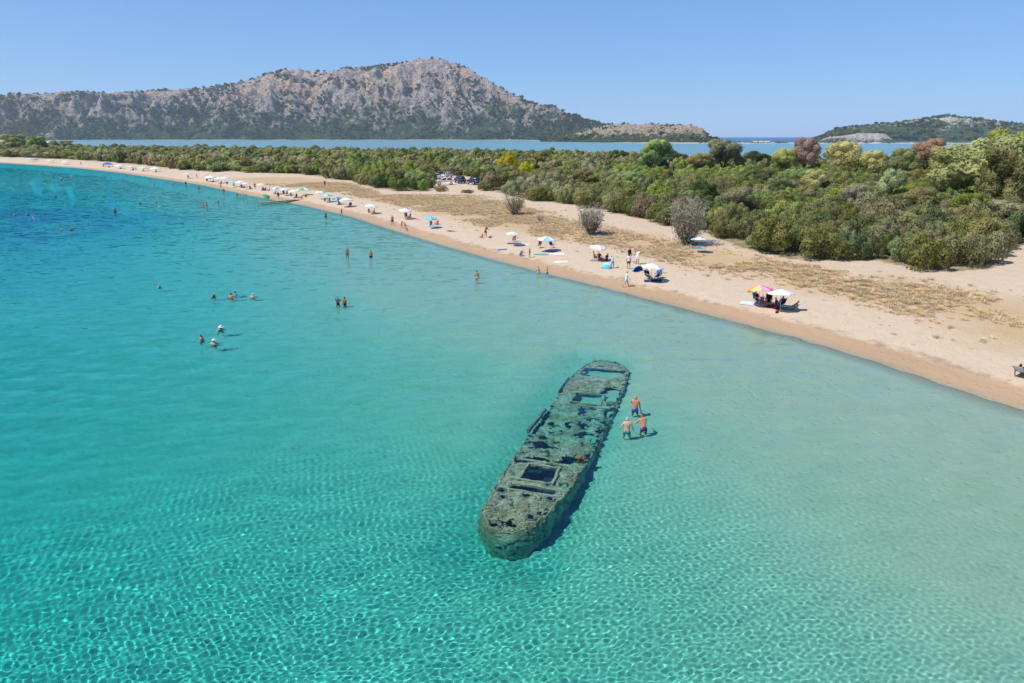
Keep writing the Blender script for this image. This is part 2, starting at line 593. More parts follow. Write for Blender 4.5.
# ------------------------------------------------------------------ lagoon, open sea, far shore
def flat_poly(name, pts, z, mat):
    bm = bmesh.new()
    bm.faces.new([bm.verts.new((x, y, z)) for x, y in pts])
    bmesh.ops.triangulate(bm, faces=bm.faces[:])
    me = bpy.data.meshes.new(name)
    bm.to_mesh(me); bm.free()
    for p in me.polygons:
        if p.normal.z < 0: p.flip()
    return obj(name, me, mat)


def water_mat(name, deep, scale, rough=0.18, bump=0.25):
    m, t, b, o = material(name)
    P = nd(t, 'TexCoord').outputs['Object']
    mp = nd(t, 'Mapping', Vector=P, Scale=(1.0, 0.35, 1.0))
    n1 = noise(t, mp.outputs[0], scale, 4.0)
    n0 = noise(t, mp.outputs[0], 0.004, 3.0)
    t.links.new(mixc(t, n0, tuple(c * .85 for c in deep), tuple(c * 1.15 for c in deep)), b.inputs['Base Color'])
    b.inputs['Roughness'].default_value = rough
    b.inputs['IOR'].default_value = 1.333
    bp = nd(t, 'Bump', Height=n1, Strength=bump, Distance=1.0)
    t.links.new(bp.outputs[0], b.inputs['Normal'])
    return m


LAGOON_M = water_mat('lagoon_water', (0.12, 0.26, 0.30), 0.6, 0.3, 0.8)
OPEN_M = water_mat('open_sea_water', (0.012, 0.09, 0.20), 0.2, 0.4, 1.0)
tag(flat_poly('lagoon', [(-2400, 3600), (-1500, 2100), (-905, 1390), (-518, 795), (-330, 652), (-95, 552), (48, 422), (95, 364), (165, 322), (325, 292), (1700, 330), (1700, 1600), (430, 1610), (430, 1650), (100, 3600)], 0.25, LAGOON_M), kind='structure')
tag(flat_poly('open_sea', [(-14000, 3650), (90, 3650), (420, 1660), (435, 1620), (1800, 1620), (14000, 9000), (26000, 30000), (-26000, 30000)], -0.1, OPEN_M), kind='structure')


# ------------------------------------------------------------------ hills
def rock_mat(name, rock_a, rock_b, ochre, green, green_lo, green_hi, veg_bias, sc_=1.0):
    m, t, b, o = material(name)
    tc = nd(t, 'TexCoord')
    P = tc.outputs['Object']
    geo = nd(t, 'NewGeometry')
    up = nd(t, 'SeparateXYZ', i0=geo.outputs['Normal']).outputs['Z']
    alt = nd(t, 'Attribute', _attribute_name='alt').outputs['Fac']
    n1 = noise(t, P, 0.010 * sc_, 5.0, 0.62)
    n2 = noise(t, P, 0.035 * sc_, 5.0, 0.68)
    n3 = noise(t, P, 0.12 * sc_, 4.0, 0.7)
    col = mixc(t, maprange(t, n2, 0.35, 0.65), rock_a, rock_b)
    col = mixc(t, math_n(t, 'MULTIPLY', maprange(t, n1, 0.51, 0.63), 0.68), col, ochre)
    col = mixc(t, math_n(t, 'MULTIPLY', maprange(t, n3, 0.52, 0.40), 0.8), col, tuple(c * .30 for c in rock_a))  # shade of the crevices painted into the rock colour
    g = math_n(t, 'ADD', math_n(t, 'MULTIPLY', n1, 0.6), math_n(t, 'MULTIPLY', n2, 0.7))
    g = math_n(t, 'ADD', g, math_n(t, 'MULTIPLY', n3, 0.25))
    g = math_n(t, 'ADD', g, math_n(t, 'MULTIPLY', math_n(t, 'SUBTRACT', 0.40, alt), 0.42))
    g = math_n(t, 'ADD', g, math_n(t, 'MULTIPLY', math_n(t, 'SUBTRACT', up, 0.6), 0.12))
    gm = maprange(t, g, green_lo - veg_bias, green_hi - veg_bias)
    gc = mixc(t, n3, tuple(c * .6 for c in green), tuple(c * 1.4 for c in green))
    col = mixc(t, gm, col, gc)
    t.links.new(col, b.inputs['Base Color'])
    b.inputs['Roughness'].default_value = 0.95
    b.inputs['Specular IOR Level'].default_value = 0.1
    h = math_n(t, 'ADD', math_n(t, 'MULTIPLY', n2, 14.0), math_n(t, 'MULTIPLY', n3, 6.0))
    bp = nd(t, 'Bump', Height=h, Strength=0.9, Distance=1.0)
    t.links.new(bp.outputs[0], b.inputs['Normal'])
    return m


def hill(name, prof, D0f, D1f, base_z, mat, seed, step=1.6, rows=90, amp=26.0, shape=0.75, fscale=1.0, gully=1.0):
    """prof: skyline points (picture column, row); D0f / D1f: distance of foot and ridge per column"""
    px0, px1 = prof[0][0], prof[-1][0]
    cols = np.arange(px0, px1 + step, step)
    py = np.interp(cols, [p[0] for p in prof], [p[1] for p in prof])
    D0 = np.array([D0f(c) for c in cols]); D1 = np.array([D1f(c) for c in cols])
    rng = np.random.default_rng(seed)
    ridge = np.array([at_depth(c, y, d)[:] for c, y, d in zip(cols, py, D1)])
    hx = ridge[:, 2]
    tt = np.concatenate([np.linspace(0, 1, rows), 1 + np.linspace(0, 1, 14)[1:] ** 1.2])
    T, _ = np.meshgrid(tt, cols, indexing='ij')
    K = np.broadcast_to(cols, T.shape)
    Dm = D0 + (D1 - D0) * T
    ux = np.array([ray(c, 136.5).x / ray(c, 136.5).y for c in cols])
    X = ux * Dm; Y = Dm
    f = fscale
    rid = 1 - np.abs(fbm(X * .0045 * f, Y * .0045 * f, 5, seed + 1, 0.55)) * 2
    fine = fbm(X * .03 * f, Y * .03 * f, 4, seed + 2, 0.6)
    gl = np.abs(fbm(X * .008 * f, Y * .0012 * f, 3, seed + 5))
    up = np.clip(T, 0, 1)
    hump = np.where(T <= 1, up ** shape, 1 - 0.9 * (T - 1))
    # stepped cliffs: rows of the slope bunch into bands
    band = 0.075 * np.sin(up * 15 + 4 * fbm(X * .004 * f, Y * .004 * f, 3, seed + 8))
    hump = np.where(T <= 1, np.clip(hump + band * (up * (1 - up) * 3.2), 0, 1), hump)
    H_ = base_z + (hx - base_z) * hump
    tall = np.clip((hx - base_z) / (.35 * float(hx.max() - base_z)), 0.06, 1.1)
    env = np.where(T <= 1, np.sin(np.clip(up, 0, 1) * math.pi) ** 0.6, 0.6) * tall
    near_top = 1 - 0.75 * smoothstep(0.75, 1.0, up)
    Z = H_ + amp * env * near_top * (0.9 * (rid - 0.55) + 0.7 * fine - 1.1 * gully * gl + .35)
    Z = Z + np.where(T > .9, 1, 0) * amp * .16 * fbm(X * .05 * f, Y * .01 * f, 3, seed + 12) * np.clip(tall, 0.05, 1)
    Z = np.where(T <= 1e-6, base_z - 3.0, Z)
    Z = np.maximum(Z, base_z - 3.0)
    X = X + env * 14 * fbm(X * .02, Z * .03, 3, seed + 14)
    V = np.stack([X, Y, Z], -1).reshape(-1, 3)
    me = mesh_np(name, V, grid_faces(T.shape[0], T.shape[1]), True, mat)
    alt = (Z - base_z) / max(1.0, float(hx.max() - base_z))
    fattr(me, 'alt', alt.ravel())
    o = tag(obj(name, me), kind='structure')
    return X, Y, Z, T, alt, hx


lin = lambda xs, ys: (lambda c: float(np.interp(c, xs, ys)))
MOUNT_PROF = [(-260, 104), (-120, 99), (-40, 94), (0, 93.5), (40, 94), (70, 92.5), (100, 93), (150, 91.5), (185, 89), (205, 88), (235, 84), (250, 81), (262, 77), (278, 71.5),
              (292, 69.5), (305, 69), (318, 72), (330, 72), (345, 70), (352, 68), (372, 66.5), (398, 64), (412, 60.5), (425, 58.5), (445, 59.5), (458, 63),
              (470, 69), (486, 78.5), (500, 87), (512, 94), (524, 99), (540, 105), (560, 112), (580, 118), (600, 123), (620, 128), (650, 133), (680, 138.5)]
ROCK_M = rock_mat('mountain_rock', (0.19, 0.155, 0.14), (0.46, 0.385, 0.34), (0.54, 0.33, 0.20), (0.030, 0.052, 0.022), 0.80, 0.86, 0.0)
mt = hill('rocky_mountain', MOUNT_PROF, lin([-260, 300, 520, 680], [3150, 3260, 3250, 2700]), lin([-260, 300, 450, 680], [3500, 3800, 3850, 3000]), 1.0, ROCK_M, 11, 1.3, 160, 64.0, 0.80, 1.0, 1.5)
HEAD_PROF = [(540, 139), (560, 136), (575, 133), (590, 129.5), (604, 125.5), (615, 124), (640, 124.5), (655, 123.5), (675, 125), (690, 125.5), (698, 128), (704, 132.5), (709, 137), (716, 139.5), (730, 142)]
HEAD_M = rock_mat('headland_rock', (0.36, 0.29, 0.22), (0.60, 0.49, 0.36), (0.64, 0.45, 0.27), (0.045, 0.065, 0.028), 0.755, 0.81, 0.0, 3.4)
hd = hill('rocky_headland', HEAD_PROF, lin([540, 600, 680, 730], [2150, 1880, 1680, 1640]), lin([540, 730], [2350, 1800]), 0.8, HEAD_M, 31, 0.8, 80, 11.0, 0.6, 3.4)
WOOD_PROF = [(808, 142), (818, 139), (826, 136), (832, 133), (845, 128.5), (860, 126.5), (880, 124.5), (900, 122.5), (920, 119), (932, 117), (945, 116), (958, 117), (975, 119.5), (1000, 122.5), (1020, 125),
             (1060, 128), (1120, 131), (1200, 138)]
WOOD_M = rock_mat('wooded_hill_ground', (0.40, 0.37, 0.33), (0.56, 0.52, 0.47), (0.48, 0.41, 0.33), (0.050, 0.078, 0.036), 0.70, 0.78, 0.05, 1.6)
wd = hill('wooded_hill', WOOD_PROF, lin([808, 1200], [2350, 2500]), lin([808, 900, 1200], [2450, 2900, 3000]), 0.5, WOOD_M, 51, 1.2, 70, 16.0, 0.55, 1.8)


CLIFF_M = rock_mat('pale_cliff_rock', (0.50, 0.46, 0.41), (0.70, 0.65, 0.58), (0.62, 0.48, 0.36), (0.06, 0.085, 0.04), 0.80, 0.88, 0.0, 4.0)
hill('pale_cliff', [(812, 142.5), (822, 140), (828, 137.8), (838, 136.5), (850, 134.5), (862, 133), (875, 133.6), (886, 134), (891, 138), (897, 143)], lin([812, 897], [2180, 2180]), lin([812, 897], [2260, 2260]), 0.3, CLIFF_M, 71, 0.6, 60, 7.0, 0.45, 5.0)


def bank(name, pts, width, height, mat, seed):
    """a low strip of land along a line"""
    n = 90
    P = np.array(pts, dtype=float)
    L = np.concatenate([[0], np.cumsum(np.hypot(*np.diff(P, axis=0).T))])
    u = np.linspace(0, L[-1], n)
    cx, cy = np.interp(u, L, P[:, 0]), np.interp(u, L, P[:, 1])
    q = np.linspace(-1, 1, 11)
    X = np.repeat(cx[:, None], 11, 1); Y = cy[:, None] + q[None, :] * width * .5
    Z = height * np.clip(1 - np.abs(q) ** 2, 0, 1)[None, :] * (0.7 + 0.5 * fbm(X * .02, Y * .02, 3, seed)) - 0.6
    V = np.stack([X, Y, Z], -1).reshape(-1, 3)
    return tag(obj(name, mesh_np(name, V, grid_faces(n, 11)[:, ::-1], True, mat)), kind='structure')


SHORE_SAND = plain('far_shore_sand', (0.34, 0.30, 0.19), 0.95, var=0.35, scale=0.02)
bank('sandbar', [(250, 1800), (330, 1690), (430, 1630), (560, 1615), (760, 1610), (1500, 1610)], 46, 2.6, SHORE_SAND, 3)
bank('far_shore', [(-2300, 3230), (-1000, 3255), (-300, 3255), (40, 3150), (160, 2450), (235, 2000), (300, 1800)], 60, 3.0, SHORE_SAND, 8)


# ------------------------------------------------------------------ plants
def leaf_cloud(rng, centers, radii, n, size, flat=0.0, squash=1.0, inner=0.25, up_bias=0.15, aspect=1.35, zmin=0.02):
    """n small leaf sprays spread over the skins of a set of lobes"""
    centers = np.array(centers); radii = np.array(radii)
    w = radii ** 2; w = w / w.sum()
    pts, nrm = [], []
    need = n
    tries = 0
    while need > 0 and tries < 12:
        tries += 1
        k = rng.choice(len(radii), size=need * 2, p=w)
        d = rng.normal(size=(need * 2, 3)); d /= np.linalg.norm(d, axis=1)[:, None]
        d[:, 2] += up_bias
        d /= np.linalg.norm(d, axis=1)[:, None]
        rad = radii[k] * (1 - inner * rng.random(need * 2) ** 1.5) * (1 + 0.10 * rng.normal(size=need * 2))
        p = centers[k] + d * rad[:, None] * np.array([1, 1, squash])
        ok = p[:, 2] > zmin
        dist = np.linalg.norm((p[:, None, :] - centers[None, :, :]) / np.array([1, 1, squash]), axis=2) / radii[None, :]
        ok &= dist.min(axis=1) > 0.62
        pts.append(p[ok][:need]); nrm.append(d[ok][:need])
        need = n - sum(len(q) for q in pts)
    P = np.concatenate(pts)[:n]; N = np.concatenate(nrm)[:n]
    m = len(P)
    N = N + rng.normal(size=(m, 3)) * 0.75
    N /= np.linalg.norm(N, axis=1)[:, None]
    a = np.cross(N, rng.normal(size=(m, 3))); a /= np.linalg.norm(a, axis=1)[:, None]
    b = np.cross(N, a)
    s = size * (0.6 + 0.8 * rng.random(m))
    a = a * (s * aspect * .5)[:, None]; b = b * (s * .5)[:, None]
    V = np.stack([P - a, P - b * .9 + N * (s * .12)[:, None], P + a, P + b * .9 + N * (s * .12)[:, None]], 1).reshape(-1, 3)
    F = np.arange(m * 4).reshape(m, 4)
    D = np.concatenate(nrm)[:n] + N * .35
    D /= np.linalg.norm(D, axis=1)[:, None]
    flip = (np.einsum('ij,ij->i', np.cross(V[1::4] - V[0::4], V[2::4] - V[0::4]), D) < 0)
    F[flip] = F[flip][:, ::-1]
    return V, F, np.repeat(D, 4, 0)


def tube_arrays(path, radii, n=6):
    """a tapered tube along points"""
    path = [Vector(p) for p in path]
    V, F = [], []
    for i, p in enumerate(path):
        d = (path[min(i + 1, len(path) - 1)] - path[max(i - 1, 0)]).normalized()
        a = d.orthogonal().normalized(); b = d.cross(a)
        for k in range(n):
            an = 2 * math.pi * k / n
            V.append((p + (a * math.cos(an) + b * math.sin(an)) * radii[i])[:])
    for i in range(len(path) - 1):
        for k in range(n):
            k2 = (k + 1) % n
            F.append((i * n + k, i * n + k2, (i + 1) * n + k2, (i + 1) * n + k))
    return V, F


def join_arrays(parts):
    V, F, off = [], [], 0
    for v, f in parts:
        v = np.asarray(v, dtype=float); f = np.asarray(f, dtype=int)
        if len(v) == 0: continue
        V.append(v); F.append(f + off); off += len(v)
    return np.concatenate(V), np.concatenate(F)


def limbs(rng, height, spread, n, r0, split=0.3, wig=0.06, seg=4):
    parts = []
    top = Vector((rng.normal() * .05 * height, rng.normal() * .05 * height, height * split))
    parts.append(tube_arrays([(0, 0, -0.08 * height), (top * .5)[:], top[:]], [r0 * 1.15, r0, r0 * .8]))
    ends = []
    for k in range(n):
        an = 2 * math.pi * (k + rng.random() * .7) / n
        e = Vector((math.cos(an) * spread * (0.4 + .6 * rng.random()), math.sin(an) * spread * (0.4 + .6 * rng.random()), height * (0.62 + .33 * rng.random())))
        path, rad = [], []
        for i in range(seg + 1):
            t = i / seg
            p = top.lerp(e, t) + Vector(rng.normal(size=3)) * wig * height * t * (1 - t) * 2
            p.z += 0.05 * height * math.sin(t * math.pi)
            path.append(p); rad.append(r0 * (.62 - .52 * t))
        parts.append(tube_arrays(path, rad, 5))
        ends.append(e)
    return join_arrays(parts), ends


BARK = plain('grey_brown_bark', (0.16, 0.12, 0.09), 0.95, var=0.4)
BARK_PALE = plain('pale_dry_bark', (0.30, 0.25, 0.20), 0.95, var=0.3)


def shrub_crown(seed, n=4200, size=0.060, lobes=11, squash=0.85):
    rng = np.random.default_rng(seed)
    cs, rs = [], []
    for k in range(lobes):
        an = 2 * math.pi * rng.random(); q = 0.80 * math.sqrt(rng.random())
        r = 0.17 + 0.17 * rng.random()
        z = (0.70 * math.sqrt(max(0, 1 - q * q)) * (0.55 + 0.6 * rng.random()))
        cs.append((q * math.cos(an), q * math.sin(an), max(0.14, z))); rs.append(r)
    cs.append((0, 0, 0.34)); rs.append(0.46)
    return leaf_cloud(rng, cs, rs, n, size, squash=squash, up_bias=0.2)


def tree_parts(seed, n=5200, size=0.045, airy=0.5, nl=7, split=.28, crown_lo=0.3, hang=0.0):
    """a unit tree: height about 1, spread about 0.5; returns crown and trunk arrays"""
    rng = np.random.default_rng(seed)
    (tv, tf), ends = limbs(rng, 0.85, 0.36, nl, 0.022, split)
    cs, rs = [], []
    for e in ends:
        for j in range(3):
            cs.append((e.x * (0.7 + .5 * rng.random()) + rng.normal() * .05, e.y * (0.7 + .5 * rng.random()) + rng.normal() * .05,
                       min(0.92, max(crown_lo, e.z + rng.normal() * .10 - hang * rng.random()))))
            rs.append(0.085 + 0.08 * rng.random())
    for j in range(5):
        cs.append((rng.normal() * .12, rng.normal() * .12, 0.62 + .3 * rng.random())); rs.append(.10 + .06 * rng.random())
    cr = leaf_cloud(rng, cs, rs, n, size, inner=0.5, up_bias=.1, aspect=1.9)
    return cr, (tv, tf)


FOL = {
    'deep': foliage_mat('deep_green_leaves', (0.084, 0.122, 0.028), (0.262, 0.291, 0.076)),
    'olive': foliage_mat('olive_green_leaves', (0.149, 0.162, 0.042), (0.403, 0.372, 0.116)),
    'grey': foliage_mat('grey_green_leaves', (0.212, 0.217, 0.088), (0.467, 0.440, 0.201)),
    'brown': foliage_mat('brownish_olive_leaves', (0.205, 0.162, 0.064), (0.438, 0.345, 0.147)),
    'fresh': foliage_mat('fresh_green_leaves', (0.141, 0.203, 0.029), (0.403, 0.460, 0.082)),
    'yellow': foliage_mat('yellow_green_leaves', (0.34, 0.33, 0.02), (0.58, 0.55, 0.05), sat_var=.05, sat=(1.0, 1.05)),
    'pale': foliage_mat('pale_green_leaves', (0.212, 0.256, 0.088), (0.523, 0.568, 0.218)),
    'straw': foliage_mat('straw_olive_leaves', (0.38, 0.38, 0.13), (0.66, 0.64, 0.27), sat=(.85, 1.05)),
    'red': foliage_mat('reddish_brown_leaves', (0.30, 0.20, 0.13), (0.54, 0.37, 0.26)),
    'dry': foliage_mat('dry_grey_leaves', (0.27, 0.255, 0.145), (0.44, 0.41, 0.26), sat_var=.1),
    'dark': foliage_mat('dark_green_leaves', (0.052, 0.087, 0.028), (0.156, 0.203, 0.066)),
}
random.seed(3)
CROWNS = [leaf_mesh('shrub_crown', *shrub_crown(100 + k, lobes=17 + 2 * k, squash=.85 + .03 * k)) for k in range(7)]
CROWNS_FAR = [shrub_crown(150 + k, 600, 0.15, 14) for k in range(4)]


def shrub_trunk(seed):
    rng = np.random.default_rng(seed)
    (v, f), _ = limbs(rng, 0.62, 0.5, 6, 0.035, 0.12)
    return mesh_np('shrub_trunk', v, f, True)


TRUNKS = [shrub_trunk(k) for k in range(4)]
for me in CROWNS: me.materials.append(FOL['olive'])
for me in TRUNKS: me.materials.append(BARK)
TREE_C, TREE_T = [], []
for k in range(5):
    crn, (tv, tf) = tree_parts(300 + k, [11000, 8500, 7000, 11000, 13000][k], [.024, .024, .024, .024, .024][k], nl=[8, 7, 6, 9, 9][k], crown_lo=[.3, .35, .3, .22, .2][k], hang=[.05, .1, .1, .25, .3][k])
    TREE_C.append(leaf_mesh('tree_crown', *crn, FOL['olive'])); TREE_T.append(mesh_np('tree_trunk', tv, tf, True, BARK))


def dry_shrub_parts(seed, n_tw=150, n_leaf=1500, lean=0.0):
    """upright bare brush: many rising twigs with thin grey leaves"""
    rng = np.random.default_rng(seed)
    parts, tips = [], []
    for k in range(n_tw):
        an = rng.random() * 6.283; q = 0.42 * math.sqrt(rng.random())
        e = Vector((q * math.cos(an) + lean * .2, q * math.sin(an), 0.45 + 0.52 * rng.random() * (1 - .5 * q)))
        st = Vector((e.x * .12, e.y * .12, 0.02))
        mid = st.lerp(e, .5) + Vector(rng.normal(size=3)) * .05
        r = 0.011 if k < 14 else 0.0045
        parts.append(tube_arrays([st, mid, e], [r * 1.6, r, r * .4], 3))
        tips += [mid, e, mid.lerp(e, .5)]
    wood = join_arrays(parts)
    T = np.array([t[:] for t in tips])
    idx = rng.integers(0, len(T), n_leaf)
    P = T[idx] + rng.normal(size=(n_leaf, 3)) * .055
    P[:, 2] = np.maximum(P[:, 2], .05)
    d = rng.normal(size=(n_leaf, 3)); d /= np.linalg.norm(d, axis=1)[:, None]
    a = np.cross(d, rng.normal(size=(n_leaf, 3))); a /= np.linalg.norm(a, axis=1)[:, None]
    s = 0.035 * (.6 + .8 * rng.random(n_leaf))
    V = np.stack([P - d * s[:, None], P + a * s[:, None] * .35, P + d * s[:, None], P - a * s[:, None] * .35], 1).reshape(-1, 3)
    return (V, np.arange(n_leaf * 4).reshape(-1, 4)), wood


def plant(name, label, cat, loc, crown, trunk, fol, bark, scale, rz, group=None):
    e = empty(name, loc, rz, scale)
    tag(e, label, cat, group)
    obj('crown', crown, FOL[fol], e)
    obj('trunk', trunk, bark, e)
    return e


clear = []        # (x, y, radius) kept free of scattered shrubs

# single trees: picture column, row of the top, distance, spread in metres, kind of crown, leaf
TREES = [
    ('willow', 'big olive willow with hanging crown at the thicket end, far right', 996, 133, 128, 18.0, 4, 'straw'),
    ('willow', 'bright green treetop cut by the right picture edge, tallest of the row', 1030, 127, 150, 14.0, 3, 'fresh'),
    ('tamarisk_tree', 'reddish brown feathery tree standing between two olive willows', 930, 139, 205, 10.5, 0, 'red'),
    ('willow', 'straw olive willow just right of the reddish tree', 955, 146, 168, 10.0, 3, 'straw'),
    ('willow', 'broad straw olive willow filling the gap left of the biggest one', 968, 142, 150, 12.0, 4, 'straw'),
    ('willow', 'olive willow half behind the biggest one, at the frame side', 1012, 146, 118, 9.0, 3, 'olive'),
    ('tamarisk_tree', 'feathery grey tree between the straw tree and the reddish one', 905, 147, 200, 9.0, 1, 'grey'),
    ('poplar_tree', 'slim pale silvery green tree rising from the middle of the thicket', 893, 167, 132, 5.2, 1, 'pale'),
    ('tamarisk_tree', 'loose straw coloured tree just left of the reddish tree', 878, 149, 205, 8.5, 1, 'straw'),
    ('tamarisk_tree', 'broad yellowish tree with the lagoon showing through, left of the pale cliff', 848, 140, 212, 12.0, 1, 'straw'),
    ('tamarisk_tree', 'tall brownish tree whose top stands against the open sea', 806, 136, 225, 9.5, 1, 'red'),
    ('tamarisk_tree', 'low olive tree in front of the tall brownish one', 788, 147, 215, 8.5, 1, 'straw'),
    ('tamarisk_tree', 'tall beige grey tree to the left of the dark round one', 727, 140, 238, 13.0, 0, 'grey'),
    ('tamarisk_tree', 'beige brown tree low in front of the tall beige one', 703, 152, 225, 9.0, 1, 'brown'),
    ('oak_tree', 'dark green round tree by the lagoon between beige trees', 757, 150, 285, 14.0, 4, 'dark'),
    ('poplar_tree', 'tall grey green tree against the lagoon above the dry shrubs', 655, 140, 240, 10.5, 0, 'pale'),
    ('oak_tree', 'dark tree just right of the tall grey green one', 675, 150, 300, 11.0, 4, 'dark'),
    ('oak_tree', 'small dark treetop breaking the lagoon edge mid picture', 619, 149, 330, 10.0, 4, 'deep'),
    ('acacia_tree', 'bright yellow tree, the larger and taller of the two', 508, 152.5, 262, 8.8, 4, 'yellow'),
    ('acacia_tree', 'bright yellow tree, the smaller and lower of the two', 528, 162, 240, 6.2, 4, 'yellow'),
    ('poplar_tree', 'pale green tree at the foot of the mountain, left picture edge', 14, 134, 640, 22.0, 3, 'pale'),
    ('poplar_tree', 'light green tree beside the low pale building', 35, 136, 610, 20.0, 3, 'fresh'),
    ('poplar_tree', 'grey green tree right of the low pale building', 62, 140, 600, 20.0, 3, 'grey'),
]
for nm, lab, px, py, Y, spread, k, fol in TREES:
    top = at_depth(px, py, Y)
    g = gz(top.x, top.y)
    h = top.z - g
    rz = random.random() * 6.28
    if fol == 'yellow':
        plant(nm, lab, 'tree', (top.x, top.y, g - .05), CROWNS[4], TRUNKS[1], fol, BARK, (spread / 1.9, spread / 1.9, h), rz)
        for q_ in (1.0, .985, .968, .95): clear.append((top.x * q_, top.y * q_, 4.6))
        continue
    plant(nm, lab, 'tree', (top.x, top.y, g - .05), TREE_C[k], TREE_T[k], fol, BARK, (spread / 0.85, spread / 0.85, h), rz)
    clear.append((top.x, top.y, 1.6))

# smaller trees that stand out of the thicket: column, row of the top, distance, spread, crown, leaf
MID = [
    ('tamarisk_tree', 'feathery grey brown tree rising over the thicket right of the largest dry shrub', 742, 186, 118, 5.6, 1, 'grey'),
    ('tamarisk_tree', 'bare looking grey tree in the thicket centre below the straw willows', 858, 181, 122, 4.6, 2, 'dry'),
    ('olive_tree', 'rounded olive tree above the path corner', 783, 192, 112, 5.4, 4, 'olive'),
    ('olive_tree', 'green tree poking up in mid thicket left of the slim pale tree', 838, 196, 108, 4.8, 3, 'deep'),
    ('tamarisk_tree', 'brownish feathery tree below the reddish tree', 925, 186, 112, 5.6, 1, 'brown'),
    ('olive_tree', 'fresh green tree in the thicket above the sand gap', 975, 192, 104, 5.8, 3, 'fresh'),
    ('tamarisk_tree', 'grey green tree at the thicket front by the frame side', 1008, 200, 98, 6.0, 0, 'grey'),
    ('olive_tree', 'dark olive tree over the thicket behind the largest dry shrub', 705, 178, 140, 6.0, 4, 'deep'),
    ('tamarisk_tree', 'pale feathery tree over the thicket above the standing bathers', 632, 171, 165, 6.4, 1, 'pale'),
    ('olive_tree', 'olive tree over the thicket above the left dry shrub', 585, 170, 180, 7.0, 4, 'olive'),
    ('tamarisk_tree', 'grey tree over the thicket behind the thin shrub', 548, 172, 190, 6.5, 1, 'grey'),
    ('olive_tree', 'deep green tree low in front of the beige trees', 765, 168, 170, 7.0, 3, 'deep'),
    ('tamarisk_tree', 'straw coloured tree in front of the low olive tree', 815, 168, 160, 6.5, 1, 'straw'),
    ('olive_tree', 'olive tree left of the parked cars, behind the big green shrub', 404, 162, 250, 8.0, 4, 'olive'),
    ('olive_tree', 'deep green tree over the far scrub behind the crowded parasols', 262, 159, 330, 11.0, 4, 'deep'),
]
for nm, lab, px, py, Y, spread, k, fol in MID:
    top = at_depth(px, py, Y)
    g = gz(top.x, top.y)
    plant(nm, lab, 'tree', (top.x, top.y, g - .05), TREE_C[k], TREE_T[k], fol, BARK, (spread / 0.85, spread / 0.85, top.z - g), random.random() * 6.28)
    clear.append((top.x, top.y, 1.2))

# dry brush standing on the sand
DRY = [
    ('dry grey leafless shrub, the largest, with a striped parasol beside it', 686, 245, 197, 6.2, 1.2),
    ('dry grey shrub on the sand left of the largest one', 591, 235, 202, 5.0, -.4),
    ('thin grey green shrub with bare leaning stems at the thicket edge', 514, 215, 190, 5.2, .9),
    ('small bare twiggy bush on the dune between two dry shrubs', 540, 222, 211, 1.8, 0),
]
for i, (lab, px, py, ptop, w, lean) in enumerate(DRY):
    b = on_ground(px, py)
    h = at_depth(px, ptop, b.y).z - b.z
    (cv, cf), (tv, tf) = dry_shrub_parts(500 + i, [170, 150, 110, 60][i], [1900, 1500, 1000, 140][i], lean * .3)
    cm = mesh_np('dry_crown', cv, cf); tm = mesh_np('dry_twigs', tv, tf, True)
    plant('dry_shrub', lab, 'shrub', (b.x, b.y, b.z - .03), cm, tm, ['dry', 'dry', 'grey', 'dry'][i], BARK_PALE, (w, w, h), random.random() * 6)
    clear.append((b.x, b.y, 2.2))

